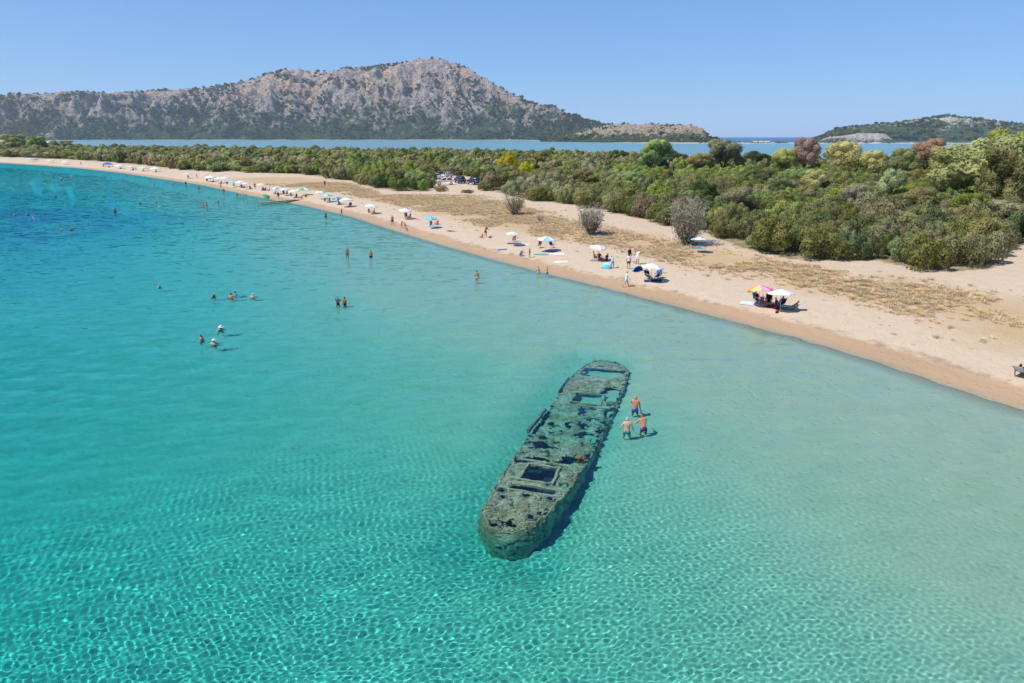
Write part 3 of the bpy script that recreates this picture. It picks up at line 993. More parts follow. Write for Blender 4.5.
# shrubs at the front edge of the thicket: picture column, row of the foot, width, height, leaf
FRONT = [
    (767, 250, 4.6, 2.6, 'fresh', 'bright green spreading shrub at the corner of the sandy path'),
    (826, 260, 6.2, 4.2, 'olive', 'large rounded olive shrub in front, right of the path corner'),
    (853, 260, 4.6, 3.2, 'deep', 'green shrub wedged between the big rounded one and the sand'),
    (800, 252, 4.5, 3.6, 'deep', 'dark green upright shrub behind the path corner'),
    (905, 263, 4.2, 3.2, 'fresh', 'vivid green shrub at the foot of the thicket above the dune'),
    (930, 266, 5.6, 3.4, 'brown', 'brownish shrub low in front, right of the vivid green one'),
    (962, 267, 5.0, 3.6, 'olive', 'olive shrub with yellowish tips near the bare sand gap'),
    (985, 264, 5.0, 4.0, 'grey', 'grey green shrub, the last before the bare sand gap'),
    (1019, 243, 5.0, 4.5, 'deep', 'dark shrub at the right picture edge beyond the sand gap'),
    (745, 240, 4.4, 3.2, 'olive', 'olive shrub right of the largest dry shrub'),
    (718, 231, 4.4, 3.6, 'fresh', 'fresh green shrub directly behind the largest dry shrub'),
    (668, 224, 3.6, 2.8, 'deep', 'small dark green shrub left of the largest dry shrub'),
    (640, 215, 4.6, 3.6, 'deep', 'dark shrub at the thicket edge above the standing bathers'),
    (612, 206, 4.8, 3.0, 'fresh', 'low yellowish green shrub at the thicket edge behind a dry shrub'),
    (565, 202, 5.6, 4.2, 'grey', 'pale round shrub at the thicket edge, left of a dry shrub'),
    (545, 198, 4.6, 3.6, 'olive', 'olive shrub between the thin shrub and the pale round one'),
    (395, 187, 8.5, 5.2, 'olive', 'big olive shrub left of the parked cars'),
    (418, 188, 9.0, 5.0, 'fresh', 'big bright green shrub next to the parked cars'),
    (378, 184, 6.0, 4.0, 'deep', 'dark shrub left of the big olive one by the cars'),
    (492, 190, 6.0, 4.4, 'brown', 'brownish shrub right of the parked cars'),
    (440, 191.5, 4.0, 1.5, 'brown', 'low brown scrub in front of the white estate car'),
    (486, 191, 4.5, 2.6, 'olive', 'olive shrub at the right front corner of the car park'),
    (468, 193, 3.6, .9, 'brown', 'low brown scrub on the sand below the rightmost parked car'),
    (452, 173, 7.0, 3.2, 'olive', 'olive shrub directly behind the parked cars'),
    (468, 174, 7.0, 3.2, 'deep', 'deep green shrub behind the right end of the parked row'),
    (250, 172.5, 9.0, 2.2, 'fresh', 'low yellowish green hedge bush above the busy parasols'),
]
ci = 0
for px, py, w, h, fol, lab in FRONT:
    b = on_ground(px, py)
    rz = random.random() * 6.28
    plant('shrub', lab, 'shrub', (b.x, b.y + w * .25, gz(b.x, b.y) - .05), CROWNS[ci % 7], TRUNKS[ci % 4], fol, BARK, (w / 1.9, w / 1.9, h), rz)
    ci += 1
    clear.append((b.x, b.y + w * .25, w * .42))

# the cars' clearing
for px, py in ((437, 177), (447, 176), (445, 182), (458, 181), (473, 182), (452, 186), (466, 187), (478, 187), (440, 186)):
    p = at(px, py, 1.7); clear.append((p.x, p.y, 3.2))
for px, py, r_ in ((341, 174, 5), (389, 166, 6), (194, 167, 7)):
    p = at(px, py, 1.7); clear.append((p.x, p.y, r_))
p = at(45, 144, 1.7); clear.append((p.x, p.y, 26))


def scatter_points():
    rng = np.random.default_rng(8)
    out = []
    for (r0, r1, step) in ((60, 170, 3.2), (170, 300, 4.0), (300, 520, 5.4), (520, 900, 8.0), (900, 1500, 16.0)):
        n = int(r1 / step)
        gx, gy = np.meshgrid(np.arange(-n, n + 1), np.arange(0, n + 1))
        x = (gx + rng.uniform(-.45, .45, gx.shape)) * step; y = (gy + rng.uniform(-.45, .45, gx.shape)) * step
        r = np.hypot(x, y)
        k = (r >= r0) & (r < r1) & (np.abs(x) < 0.84 * y + 6)
        x, y = x[k], y[k]
        k = in_poly(x, y, veg_poly)
        x, y = x[k], y[k]
        ins = in_poly(x, y, lagoon_poly)
        x, y = x[~ins], y[~ins]
        out.append(np.stack([x, y, np.full(len(x), step)], -1))
    P = np.concatenate(out)
    keep = np.ones(len(P), bool)
    for cx, cy, cr in clear:
        keep &= np.hypot(P[:, 0] - cx, P[:, 1] - cy) > cr
    P = P[keep]
    return P[np.argsort(np.hypot(P[:, 0], P[:, 1]))]


SP = scatter_points()
rngS = np.random.default_rng(12)
kind_n = fbm(SP[:, 0] * .05, SP[:, 1] * .03, 3, 3) + rngS.normal(size=len(SP)) * .30
hn = fbm(SP[:, 0] * .04, SP[:, 1] * .04, 3, 14)
KIND_ORDER = ['grey', 'brown', 'olive', 'deep', 'olive', 'fresh', 'deep']
LABELS = {
    'grey': 'grey green bushy shrub packed inside the coastal thicket',
    'brown': 'brownish half dry shrub packed inside the coastal thicket',
    'olive': 'olive green round shrub packed inside the coastal thicket',
    'deep': 'deep green dense shrub packed inside the coastal thicket',
    'fresh': 'fresh yellowish green shrub packed inside the coastal thicket',
}


def kind_of(v):
    if v < -0.50: return 'grey'
    if v < -0.36: return 'brown'
    if v < 0.08: return 'olive'
    if v < 0.34: return 'deep'
    if v < 0.42: return 'olive'
    return 'fresh'


N_IND = 0
rest, filled = [], []
for i in range(len(SP)):
    x, y, st = SP[i]
    fol = kind_of(kind_n[i])
    in_view = abs(x) < 0.78 * y
    big = rngS.random() ** 2.2
    w = (3.9 if st < 3.5 else st * 1.2) * (0.75 + .95 * big)
    h = (2.1 + 1.0 * hn[i] + 2.2 * big + .9 * rngS.random() ** 2) * (1.0 if st < 3.5 else 1.15) * (1.25 if y > 300 else 1.0)
    if N_IND < 262 and in_view:
        k = rngS.integers(0, 7)
        e_ = plant('shrub', LABELS[fol], 'shrub', (x, y, gz(x, y) - .05), CROWNS[k], TRUNKS[k % 4], fol, BARK, (w / 1.9, w / 1.9, h), rngS.random() * 6.28, fol + ' shrubs filling the thicket')
        N_IND += 1
        filled.append((e_, fol, x, y))
    else:
        rest.append((x, y, w, h, fol, rngS.random() * 6.28))


ORD = ['first', 'second', 'third', 'fourth', 'fifth', 'sixth', 'seventh', 'eighth', 'ninth', 'tenth', 'eleventh', 'twelfth', 'thirteenth', 'fourteenth', 'fifteenth', 'sixteenth', 'seventeenth', 'eighteenth', 'nineteenth', 'twentieth']
MARKS = [(640, 'the standing bathers'), (686, 'the largest dry shrub'), (767, 'the path corner'), (830, 'the pale cliff'), (893, 'the slim pale tree'), (930, 'the reddish tree'), (985, 'the biggest willow')]
LOOK = {'grey': 'grey green bushy', 'brown': 'brownish half dry', 'olive': 'olive green round', 'deep': 'deep green dense', 'fresh': 'fresh yellowish green'}


def screen_x(x, y, z=2.0):
    return 512 + FPX * x / (cP * y + sP * (CAM_H - z))


buckets = {}
for e_, fol, x, y in filled:
    sx = screen_x(x, y)
    mk = min(MARKS, key=lambda m_: abs(m_[0] - sx))[1]
    de = float(seg_dist(np.array([x]), np.array([y]), veg_edge)[0][0])
    row = 'front rank' if de < 6 else ('middle rank' if de < 16 else 'back rank')
    buckets.setdefault((fol, mk, row), []).append((sx, e_))
for (fol, mk, row), lst in buckets.items():
    lst.sort(key=lambda q: q[0])
    for k, (sx, e_) in enumerate(lst):
        e_['label'] = '%s shrub, %s, below %s' % (LOOK[fol], row, mk) + ('' if len(lst) == 1 else ', %s from the left' % ORD[min(k, 19)])


def instancer(name, pts, rots, scales, idx, protos, kind='stuff', label=None, cat=None):
    """one object that strews copies of the prototypes over points"""
    n = len(pts)
    me = bpy.data.meshes.new(name)
    me.vertices.add(n)
    me.vertices.foreach_set('co', np.asarray(pts, dtype=np.float32).ravel())
    a = me.attributes.new('turn', 'FLOAT_VECTOR', 'POINT')
    a.data.foreach_set('vector', np.asarray(rots, dtype=np.float32).ravel())
    a = me.attributes.new('size', 'FLOAT_VECTOR', 'POINT')
    a.data.foreach_set('vector', np.asarray(scales, dtype=np.float32).ravel())
    a = me.attributes.new('pick', 'INT', 'POINT')
    a.data.foreach_set('value', np.asarray(idx, dtype=np.int32))
    col = bpy.data.collections.new(name + '_kinds')
    for j, (pm, mat) in enumerate(protos):
        o = bpy.data.objects.new('%s_kind_%02d' % (name, j), pm)
        if mat is not None:
            if len(pm.materials) == 0: pm.materials.append(mat)
            o.material_slots[0].link = 'OBJECT'; o.material_slots[0].material = mat
        col.objects.link(o)
    ng = bpy.data.node_groups.new(name + '_scatter', 'GeometryNodeTree')
    ng.interface.new_socket('Geometry', in_out='INPUT', socket_type='NodeSocketGeometry')
    ng.interface.new_socket('Geometry', in_out='OUTPUT', socket_type='NodeSocketGeometry')
    gi = ng.nodes.new('NodeGroupInput'); go = ng.nodes.new('NodeGroupOutput')
    iop = ng.nodes.new('GeometryNodeInstanceOnPoints')
    ci_ = ng.nodes.new('GeometryNodeCollectionInfo')
    ci_.inputs['Collection'].default_value = col
    ci_.inputs['Separate Children'].default_value = True
    ci_.inputs['Reset Children'].default_value = True

    def named(nm, ty):
        q = ng.nodes.new('GeometryNodeInputNamedAttribute'); q.data_type = ty; q.inputs['Name'].default_value = nm
        return q.outputs['Attribute']
    iop.inputs['Pick Instance'].default_value = True
    ng.links.new(gi.outputs[0], iop.inputs['Points'])
    ng.links.new(ci_.outputs[0], iop.inputs['Instance'])
    ng.links.new(named('pick', 'INT'), iop.inputs['Instance Index'])
    ng.links.new(named('turn', 'FLOAT_VECTOR'), iop.inputs['Rotation'])
    ng.links.new(named('size', 'FLOAT_VECTOR'), iop.inputs['Scale'])
    ng.links.new(iop.outputs[0], go.inputs[0])
    o = obj(name, me)
    md = o.modifiers.new('scatter', 'NODES'); md.node_group = ng
    tag(o, label, cat, kind=kind)
    return o


kinds = ['deep', 'olive', 'grey', 'brown', 'fresh']
near_far = []
protos = []
for kf in kinds:
    for j in range(2):
        protos.append((leaf_mesh('far_crown', *CROWNS_FAR[(kinds.index(kf) + j) % 4]), FOL[kf]))
for kf in kinds:
    protos.append((CROWNS[kinds.index(kf)], FOL[kf]))
pts, rots, scs, idx = [], [], [], []
rx = np.array([(q[0], q[1]) for q in rest])
rzs = ground_z(rx[:, 0], rx[:, 1])
for q, z in zip(rest, rzs):
    r_ = math.hypot(q[0], q[1])
    ki = kinds.index(q[4])
    pts.append((q[0], q[1], z - .05)); rots.append((0, 0, q[5])); scs.append((q[2] / 1.9, q[2] / 1.9, q[3]))
    idx.append(10 + ki if r_ < 230 else ki * 2 + int(q[5] * 10) % 2)
instancer('coastal_thicket', pts, rots, scs, idx, protos, label='dense green scrub running back from the beach to the lagoon', cat='thicket')
print('SHRUBS', N_IND, len(rest))

# brush growing on the hills, sandbar and far shore
def hill_brush(name, data, n, seed, lo, sz, greens, thr, label):
    X, Y, Z, T, alt, hx = data
    rng = np.random.default_rng(seed)
    rows, cols = X.shape
    i = rng.integers(1, rows - 12, n); j = rng.integers(0, cols, n)
    x, y, z, a = X[i, j], Y[i, j], Z[i, j], alt[i, j]
    g = fbm(x * .010, y * .010 + z * .02, 4, seed) + .55 * (0.36 - a) + rng.normal(size=n) * .18
    k = (g > thr) & (z > 1.5)
    k |= (T[i, j] > 0.985) & (rng.random(n) < .5)
    x, y, z = x[k], y[k], z[k]
    m = len(x)
    s = sz * (.55 + .9 * rng.random(m) ** 2)
    pr = [(protos_far[q % 4], FOL[gk]) for q, gk in enumerate(greens)]
    instancer(name, np.stack([x, y, z - s * .25], -1), np.stack([0 * x, 0 * x, rng.random(m) * 6.28], -1), np.stack([s, s, s * (1.0 + .5 * rng.random(m))], -1), rng.integers(0, len(pr), m), pr, label=label, cat='brush')
    print(name, m)


protos_far = [leaf_mesh('brush_crown', *shrub_crown(180 + k, 170, 0.30, 6)) for k in range(4)]
FOL['hill'] = foliage_mat('hillside_brush_leaves', (0.036, 0.058, 0.026), (0.095, 0.125, 0.055), sat_var=.35)
hill_brush('mountain_brush', mt, 30000, 5, 0, 7.8, ['hill', 'hill', 'dark', 'hill'], 0.10, 'dark green brush dotted over the rocky mountain')
hill_brush('headland_brush', hd, 2600, 6, 0, 4.5, ['hill', 'hill', 'deep'], 0.14, 'low green brush on the small rocky headland')
hill_brush('wooded_hill_brush', wd, 9000, 7, 0, 7.5, ['hill', 'hill', 'deep'], 0.05, 'green woodland covering the far round hill')
rngB = np.random.default_rng(3)
n = 420
bx = np.concatenate([rngB.uniform(430, 1300, 220), rngB.uniform(-2200, 60, 200)])
by = np.where(bx > 300, 1616 + rngB.normal(size=n) * 9, 3262 + rngB.normal(size=n) * 10)
bs = np.where(bx > 300, 3.2, 6.0) * (.5 + rngB.random(n))
instancer('shoreline_brush', np.stack([bx, by, 0 * bx + .6], -1), np.stack([0 * bx, 0 * bx, rngB.random(n) * 6], -1), np.stack([bs * 1.6, bs, bs * .8], -1), rngB.integers(0, 2, n), [(protos_far[0], FOL['hill']), (protos_far[1], FOL['deep'])], label='low brush along the far shore of the lagoon', cat='brush')


# dry grass on the dune strip
def grass_tuft(seed, n=46):
    rng = np.random.default_rng(seed)
    V, F = [], []
    for k in range(n):
        an = rng.random() * 6.283; q = .34 * math.sqrt(rng.random())
        p = np.array([q * math.cos(an), q * math.sin(an), -0.02])
        ln = .5 + .5 * rng.random()
        tip = p + np.array([math.cos(an) * (.15 + .4 * rng.random()), math.sin(an) * (.15 + .4 * rng.random()), ln])
        wv = np.array([-math.sin(an), math.cos(an), 0]) * .016
        midp = p * .45 + tip * .55 + np.array([0, 0, .12])
        i = len(V)
        V += [p - wv, p + wv, midp + wv * .7, midp - wv * .7, tip]
        F += [(i, i + 1, i + 2), (i, i + 2, i + 3), (i + 3, i + 2, i + 4)]
    return mesh_np('grass_tuft', np.array(V), np.array(F))


STRAW = [foliage_mat('dry_straw', (0.44, 0.31, 0.155), (0.62, 0.455, 0.25), sat_var=.2, trans=.2),
         foliage_mat('brown_stalks', (0.36, 0.25, 0.13), (0.54, 0.39, 0.22), sat_var=.2, trans=.2),
         foliage_mat('grey_green_dune_plant', (0.25, 0.22, 0.11), (0.42, 0.36, 0.19), sat_var=.2, trans=.2)]
tufts = [grass_tuft(k) for k in range(4)]
DP = np.array(dune_poly)
rngG = np.random.default_rng(21)
N = 420000
# sample more densely close by, where tufts show
cand = []
tri_x = rngG.uniform(DP[:, 0].min() - 4, DP[:, 0].max() + 4, N); tri_y = rngG.uniform(DP[:, 1].min() - 4, 215, N)
k = in_poly(tri_x, tri_y, dune_poly)
d_edge, _ = seg_dist(tri_x, tri_y, dune_poly, True)
inside = np.where(k, d_edge, -d_edge)
dens = smoothstep(-2.5, 2.0, inside) * smoothstep(-.42, .25, fbm(tri_x * .16, tri_y * .16, 4, 61)) * 1.0 + .008 * (inside > -6)
k = (rngG.random(N) < dens) & (np.abs(tri_x) < .85 * tri_y + 5) & ~in_poly(tri_x, tri_y, veg_poly)
gx, gy = tri_x[k], tri_y[k]
for cx, cy, cr in clear[-14:]:
    kk = np.hypot(gx - cx, gy - cy) > cr * .6
    gx, gy = gx[kk], gy[kk]
gzv = ground_z(gx, gy)
n = len(gx)
gs = .13 + .26 * rngG.random(n) ** 2.5
instancer('dry_grass', np.stack([gx, gy, gzv], -1), np.stack([0 * gx, 0 * gx, rngG.random(n) * 6.28], -1), np.stack([gs * 2.1, gs * 2.1, gs * 1.1], -1),
          np.where(rngG.random(n) < .62, rngG.integers(0, 2, n), rngG.integers(2, 4, n)), [(tufts[0], STRAW[0]), (tufts[1], STRAW[0]), (tufts[2], STRAW[1]), (tufts[3], STRAW[2])],
          label='dry straw coloured grass along the low dune', cat='grass')
print('GRASS', n)


# ------------------------------------------------------------------ the sunken ship
def bm_mesh(name, bm, mat=None, smooth=False):
    me = bpy.data.meshes.new(name)
    bm.normal_update()
    bm.to_mesh(me); bm.free()
    if smooth:
        me.polygons.foreach_set('use_smooth', np.ones(len(me.polygons), dtype=bool))
    if mat is not None: me.materials.append(mat)
    return me


def box_arr(c, d, rz=0.0):
    x, y, z = d[0] / 2, d[1] / 2, d[2] / 2
    V = np.array([(sx * x, sy * y, sz * z) for sx in (-1, 1) for sy in (-1, 1) for sz in (-1, 1)])
    if rz:
        c_, s_ = math.cos(rz), math.sin(rz)
        V = np.stack([V[:, 0] * c_ - V[:, 1] * s_, V[:, 0] * s_ + V[:, 1] * c_, V[:, 2]], -1)
    F = np.array([(0, 1, 3, 2), (4, 6, 7, 5), (0, 4, 5, 1), (2, 3, 7, 6), (0, 2, 6, 4), (1, 5, 7, 3)])
    return V + np.array(c), F


def wreck_mat(name, dark, mid, pale, rust=0.0):
    m, t, b, o = material(name)
    P = nd(t, 'TexCoord').outputs['Object']
    n1 = noise(t, P, 1.3, 5.0, 0.7)
    n2 = noise(t, P, 6.0, 5.0, 0.72)
    n3 = noise(t, P, 22.0, 3.0, 0.7)
    col = mixc(t, maprange(t, n2, 0.36, 0.64), dark, mid)
    col = mixc(t, math_n(t, 'MULTIPLY', maprange(t, n1, 0.46, 0.62), maprange(t, n3, 0.35, 0.6)), col, pale)
    col = mixc(t, math_n(t, 'MULTIPLY', maprange(t, n3, 0.46, 0.34), 0.75), col, tuple(c * .35 for c in dark))
    if rust:
        col = mixc(t, math_n(t, 'MULTIPLY', maprange(t, n1, 0.5, 0.42), rust), col, (0.17, 0.065, 0.022))
    t.links.new(col, b.inputs['Base Color'])
    b.inputs['Roughness'].default_value = 0.9
    b.inputs['Specular IOR Level'].default_value = 0.15
    h = math_n(t, 'ADD', math_n(t, 'MULTIPLY', n2, 0.10), math_n(t, 'MULTIPLY', n3, 0.04))
    bp = nd(t, 'Bump', Height=h, Strength=1.0, Distance=1.0)
    t.links.new(bp.outputs[0], b.inputs['Normal'])
    return m


def build_wreck():
    root = empty('sunken_ship', (WRECK[0], WRECK[1], 0), math.atan2(WRECK_A[1], WRECK_A[0]))
    tag(root, 'rusty overgrown wreck of a small ship lying just below the surface', 'shipwreck')
    DECK = wreck_mat('overgrown_deck', (0.33, 0.27, 0.145), (0.68, 0.58, 0.35), (0.85, 0.78, 0.54), 0.25)
    HULL = wreck_mat('overgrown_hull', (0.27, 0.24, 0.13), (0.60, 0.54, 0.31), (0.82, 0.76, 0.50), 0.15)
    DARK = wreck_mat('dark_iron_and_hold_shade', (0.035, 0.04, 0.045), (0.09, 0.09, 0.08), (0.17, 0.16, 0.13), 0.2)
    RUST = plain('bright_rust', (0.20, 0.075, 0.028), 0.9, var=.5, scale=14)
    RIM = wreck_mat('pale_encrusted_rim', (0.18, 0.17, 0.15), (0.34, 0.33, 0.28), (0.48, 0.47, 0.40))

    Ls = [(-.15, .50), (0.05, .86), (.4, 1.22), (1.0, 1.52), (2.9, 1.78), (6, 1.82), (9, 1.88), (12.8, 1.76), (15.5, 1.66), (18.2, 1.60), (20.6, 1.30), (21.8, .95), (22.5, .45)]
    Rs = [(-.15, .05), (0.05, -.32), (.4, -.66), (1.2, -1.02), (2.95, -1.42), (5.4, -1.70), (8.2, -1.84), (12.85, -1.98), (17, -2.08), (20.6, -1.86), (21.8, -1.40), (22.5, -.80)]
    fl = lambda x: np.interp(x, [p[0] for p in Ls], [p[1] for p in Ls])
    fr = lambda x: np.interp(x, [p[0] for p in Rs], [p[1] for p in Rs])
    zdeck = lambda x: np.interp(x, [-.2, .3, 2.8, 3.6, 6, 8, 10, 12.5, 14, 15.5, 16.5, 18.6, 20.6, 22.6], [-.42, -.32, -.30, -.38, -.44, -.66, -.86, -.92, -.74, -.60, -.36, -.32, -.36, -.46])

    ns, nq = 236, 46
    xs = np.linspace(-.15, 22.5, ns); q = np.linspace(0, 1, nq)
    Xg = np.repeat(xs[:, None], nq, 1)
    Yg = fr(Xg) + (fl(Xg) - fr(Xg)) * q[None, :]
    rel = fbm(Xg * 1.1, Yg * 1.1, 4, 40) * .10 + fbm(Xg * 4.2, Yg * 4.2, 3, 44, .65) * .10
    Zg = zdeck(Xg) + rel
    mid = smoothstep(6.5, 9, Xg) * smoothstep(15.2, 13.0, Xg)
    Zg = Zg + mid * fbm(Xg * .7, Yg * .9, 3, 47) * .16
    e1 = fbm(Xg * 2.4, Yg * 2.4, 3, 50) * .16                 # ragged edges of the holes
    lat = -Yg                                                # to starboard positive, as read from above

    def rect(x0, x1, a0, a1, rag=1.0, sk=0.0):
        d = np.minimum(np.minimum(Xg - sk * lat - x0, x1 - Xg + sk * lat), np.minimum(lat - a0, a1 - lat))
        return d + e1 * rag > 0

    def oval(x, a, rx_, ra, rag=.5):
        return ((Xg - x) / rx_) ** 2 + ((lat - a) / ra) ** 2 + e1 * rag * 4 < 1
    hole = rect(4.0, 5.58, -.86, .64, .12)
    hole |= rect(3.08, 3.50, -1.05, 1.05, .7, .06)
    hole |= oval(4.15, 1.25, .16, .30, .3)
    for x, a in ((2.68, -.15), (2.79, -1.36), (2.71, .92), (1.02, .5), (2.22, -1.12)): hole |= oval(x, a, .17, .17, .02)
    for x, a, rx_, ra in ((.02, -.70, .13, .16), (.28, -.50, .11, .14), (.40, -.25, .17, .13), (.24, .02, .09, .26), (1.35, .98, .3, .07), (1.75, -.55, .10, .07)): hole |= oval(x, a, rx_, ra, .3)
    hole |= rect(14.35, 15.9, -.66, 1.0, .9, .1)
    hole |= rect(15.2, 17.1, .85, 1.95, 1.5)
    hole |= rect(18.9, 20.5, -1.0, 1.6, 1.9)
    for x, a, rx_, ra in ((13.4, .26, .45, .28), (12.3, .9, .26, .42), (11.3, .7, .34, .4), (10.2, .95, .5, .5), (8.25, -.9, .45, .5), (8.0, -.4, .2, .6), (6.45, .9, .34, .5), (6.4, -.62, .25, .6),
                          (7.0, .75, .22, .4), (6.05, -1.2, .2, .4), (9.2, -1.1, .3, .25), (5.95, .35, .12, .5), (12.0, 1.75, .4, .14), (9.6, 1.6, .5, .16), (13.6, 1.85, .4, .16), (10.8, 1.7, .3, .15)):
        hole |= oval(x, a, rx_, ra, .55)
    hole |= (fbm(Xg * 1.9, Yg * 2.6, 3, 58) > .44) & (Xg > 5.8) & (Xg < 15)
    hole |= (fbm(Xg * 2.6, Yg * 3.0, 3, 59) > .54)
    hole |= (Xg > 6.8) & (Xg < 17.2) & (lat > np.abs(fr(Xg)) - .26 + .5 * fbm(Xg * 1.3, Yg * .5, 2, 52))
    hole |= (Xg > 8.5) & (Xg < 14.2) & (-lat > np.abs(fl(Xg)) - .14 + .3 * fbm(Xg * 1.1, Yg * .5, 2, 57))
    rimd = np.minimum(fl(Xg) - Yg, Yg - fr(Xg))
    hole |= rimd < .22 * fbm(Xg * 3.1, Yg * .8, 3, 54) - .02
    V = np.stack([Xg, Yg, Zg], -1).reshape(-1, 3)
    F = grid_faces(ns, nq)[:, ::-1]
    hv = hole.ravel()
    F = F[hv[F].sum(axis=1) < 2]
    V, F = compact(V, F)
    d = obj('deck', mesh_np('wreck_deck', V, F, True, DECK), parent=root)
    md = d.modifiers.new('thickness', 'SOLIDIFY'); md.thickness = .11; md.offset = -1
    # shell plating: starboard, bow and port in one ribbon, the top edge eaten away
    stn = np.linspace(-.15, 22.5, 150)
    loop = [(x, fr(x)) for x in stn[::-1]] + [(x, fl(x)) for x in stn]
    loop = np.array(loop)
    seg = np.concatenate([[0], np.cumsum(np.hypot(*np.diff(loop, axis=0).T))])
    nl = 330
    u = np.linspace(0, seg[-1], nl)
    lx, ly = np.interp(u, seg, loop[:, 0]), np.interp(u, seg, loop[:, 1])
    for _ in range(3):
        lx[1:-1] = (lx[:-2] + 2 * lx[1:-1] + lx[2:]) / 4; ly[1:-1] = (ly[:-2] + 2 * ly[1:-1] + ly[2:]) / 4
    tx, ty = np.gradient(lx), np.gradient(ly)
    tl = np.hypot(tx, ty); nx, ny = -ty / tl, tx / tl        # points inward or outward, checked below
    cxm = (nx * (lx - 11) + ny * ly).mean()
    if cxm < 0: nx, ny = -nx, -ny
    rowsn = 22
    v = np.linspace(0, 1, rowsn)
    top = zdeck(lx) + .03 + .16 * fbm(u * 2.6, u * 0 + 3, 4, 60, .65) + np.where((lx > 7) & (lx < 17), -.12 + .28 * fbm(u * .8, u * 0, 3, 62), 0)
    bot = np.full(nl, -3.2)
    ZZ = top[None, :] + (bot - top)[None, :] * (v[:, None] ** 1.2)
    flare = .10 * np.sin(np.clip(v, 0, 1) * 3.1)[:, None] + .16 * fbm(np.repeat(u[None, :], rowsn, 0) * 2.0, ZZ * 2.0, 4, 66, .65) - .06
    bowbulge = np.exp(-((lx - 0) / 1.6) ** 2)[None, :] * .28 * np.sin(np.clip(-ZZ / 1.8, 0, 1) * 2.2)
    XX = lx[None, :] + nx[None, :] * (flare + bowbulge); YY = ly[None, :] + ny[None, :] * (flare + bowbulge)
    V = np.stack([XX, YY, ZZ], -1).reshape(-1, 3)
    h = obj('hull', mesh_np('wreck_hull', V, grid_faces(rowsn, nl), True, HULL), parent=root)
    md = h.modifiers.new('thickness', 'SOLIDIFY'); md.thickness = .07; md.offset = 0
    # silted floor of the hold, its dark colour standing in for shade below deck
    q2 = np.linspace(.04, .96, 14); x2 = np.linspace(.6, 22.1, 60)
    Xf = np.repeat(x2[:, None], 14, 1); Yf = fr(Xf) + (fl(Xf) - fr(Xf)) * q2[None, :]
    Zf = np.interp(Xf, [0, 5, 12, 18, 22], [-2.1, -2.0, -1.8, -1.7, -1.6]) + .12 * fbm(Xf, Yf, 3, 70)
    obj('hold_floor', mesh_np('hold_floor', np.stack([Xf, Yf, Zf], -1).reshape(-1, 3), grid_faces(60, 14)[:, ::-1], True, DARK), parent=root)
    # hatch coamings
    def frame(x0, x1, a0, a1, z, w, hgt):
        return join_arrays([box_arr(((x0 + x1) / 2, -a0, z), (x1 - x0 + w, w, hgt)), box_arr(((x0 + x1) / 2, -a1, z), (x1 - x0 + w, w, hgt * .96)),
                            box_arr((x0, -(a0 + a1) / 2, z), (w * .98, a1 - a0 - w, hgt * 1.04)), box_arr((x1, -(a0 + a1) / 2, z), (w * .98, a1 - a0 - w, hgt * .92))])

    def rough(v_, f_, amp=.03, seed=0, cuts=5):
        bm = bmesh.new()
        vs = [bm.verts.new(p) for p in v_]
        for f in f_: bm.faces.new([vs[i] for i in f])
        bmesh.ops.subdivide_edges(bm, edges=bm.edges[:], cuts=cuts, use_grid_fill=True)
        co = np.array([w.co[:] for w in bm.verts])
        off = np.stack([fbm(co[:, 0] * 3 + k * 9, co[:, 1] * 3 + co[:, 2] * 4, 3, seed + k) for k in range(3)], -1) * amp
        for w, o_ in zip(bm.verts, off): w.co += Vector(o_)
        return bm_mesh('wreck_piece', bm, None, False)
    obj('hatch_coaming', rough(*frame(4.0, 5.6, -.88, .66, -.34, .12, .26), .09, 80), DECK, root)
    obj('hatch_coaming', rough(*frame(14.3, 15.95, -.7, 1.02, -.62, .12, .20), .09, 83), DECK, root)
    for k, (x, a0, a1, z, w) in enumerate(((3.60, -1.45, 1.5, -.36, .14), (3.02, -1.3, 1.3, -.34, .10), (6.1, -1.6, 1.6, -.46, .16), (14.05, -1.5, 1.7, -.72, .14), (18.72, -1.5, 1.8, -.36, .16), (16.2, -1.4, .7, -.42, .10), (20.75, -1.1, 1.7, -.38, .14))):
        obj('deck_beam', rough(*box_arr((x, -(a0 + a1) / 2, z), (w, a1 - a0, .16)), .06, 90 + k), DECK, root)
    # round openings with raised rims
    bm = bmesh.new()
    n1, n2 = 20, 7
    rv = [[bm.verts.new(((.21 + .045 * math.cos(b_)) * math.cos(a_), (.21 + .045 * math.cos(b_)) * math.sin(a_), .05 * math.sin(b_))) for b_ in [2 * math.pi * j / n2 for j in range(n2)]] for a_ in [2 * math.pi * i / n1 for i in range(n1)]]
    for i in range(n1):
        for j in range(n2): bm.faces.new((rv[i][j], rv[(i + 1) % n1][j], rv[(i + 1) % n1][(j + 1) % n2], rv[i][(j + 1) % n2]))
    ring = bm_mesh('rim', bm, RIM, True)
    for x, a, s_ in ((2.68, -.15, 1.1), (2.79, -1.36, 1.05), (2.71, .92, .95), (1.02, .5, 1.1), (2.22, -1.12, .8)):
        obj('pipe_rim', ring, RIM, root, (x, -a, float(zdeck(x)) + .02), (.1, .08, a), (s_, s_, 1.1))
    # stumps, posts and ribs
    pv, pf = tube_arrays([(0, 0, -.25), (0, 0, .10), (0.01, 0, .17), (0.01, 0, .22), (0.02, 0, .24)], [.085, .08, .10, .10, .03], 9)
    post = mesh_np('bollard', np.array(pv), np.array(pf), True, RUST)
    for x, a, s_ in ((6.62, 1.40, 1.25), (6.66, 1.56, 1.05)):
        obj('bollard', post, RUST, root, (x, -a, float(zdeck(x)) + .32), (.1, .05, 0), (s_, s_, s_))
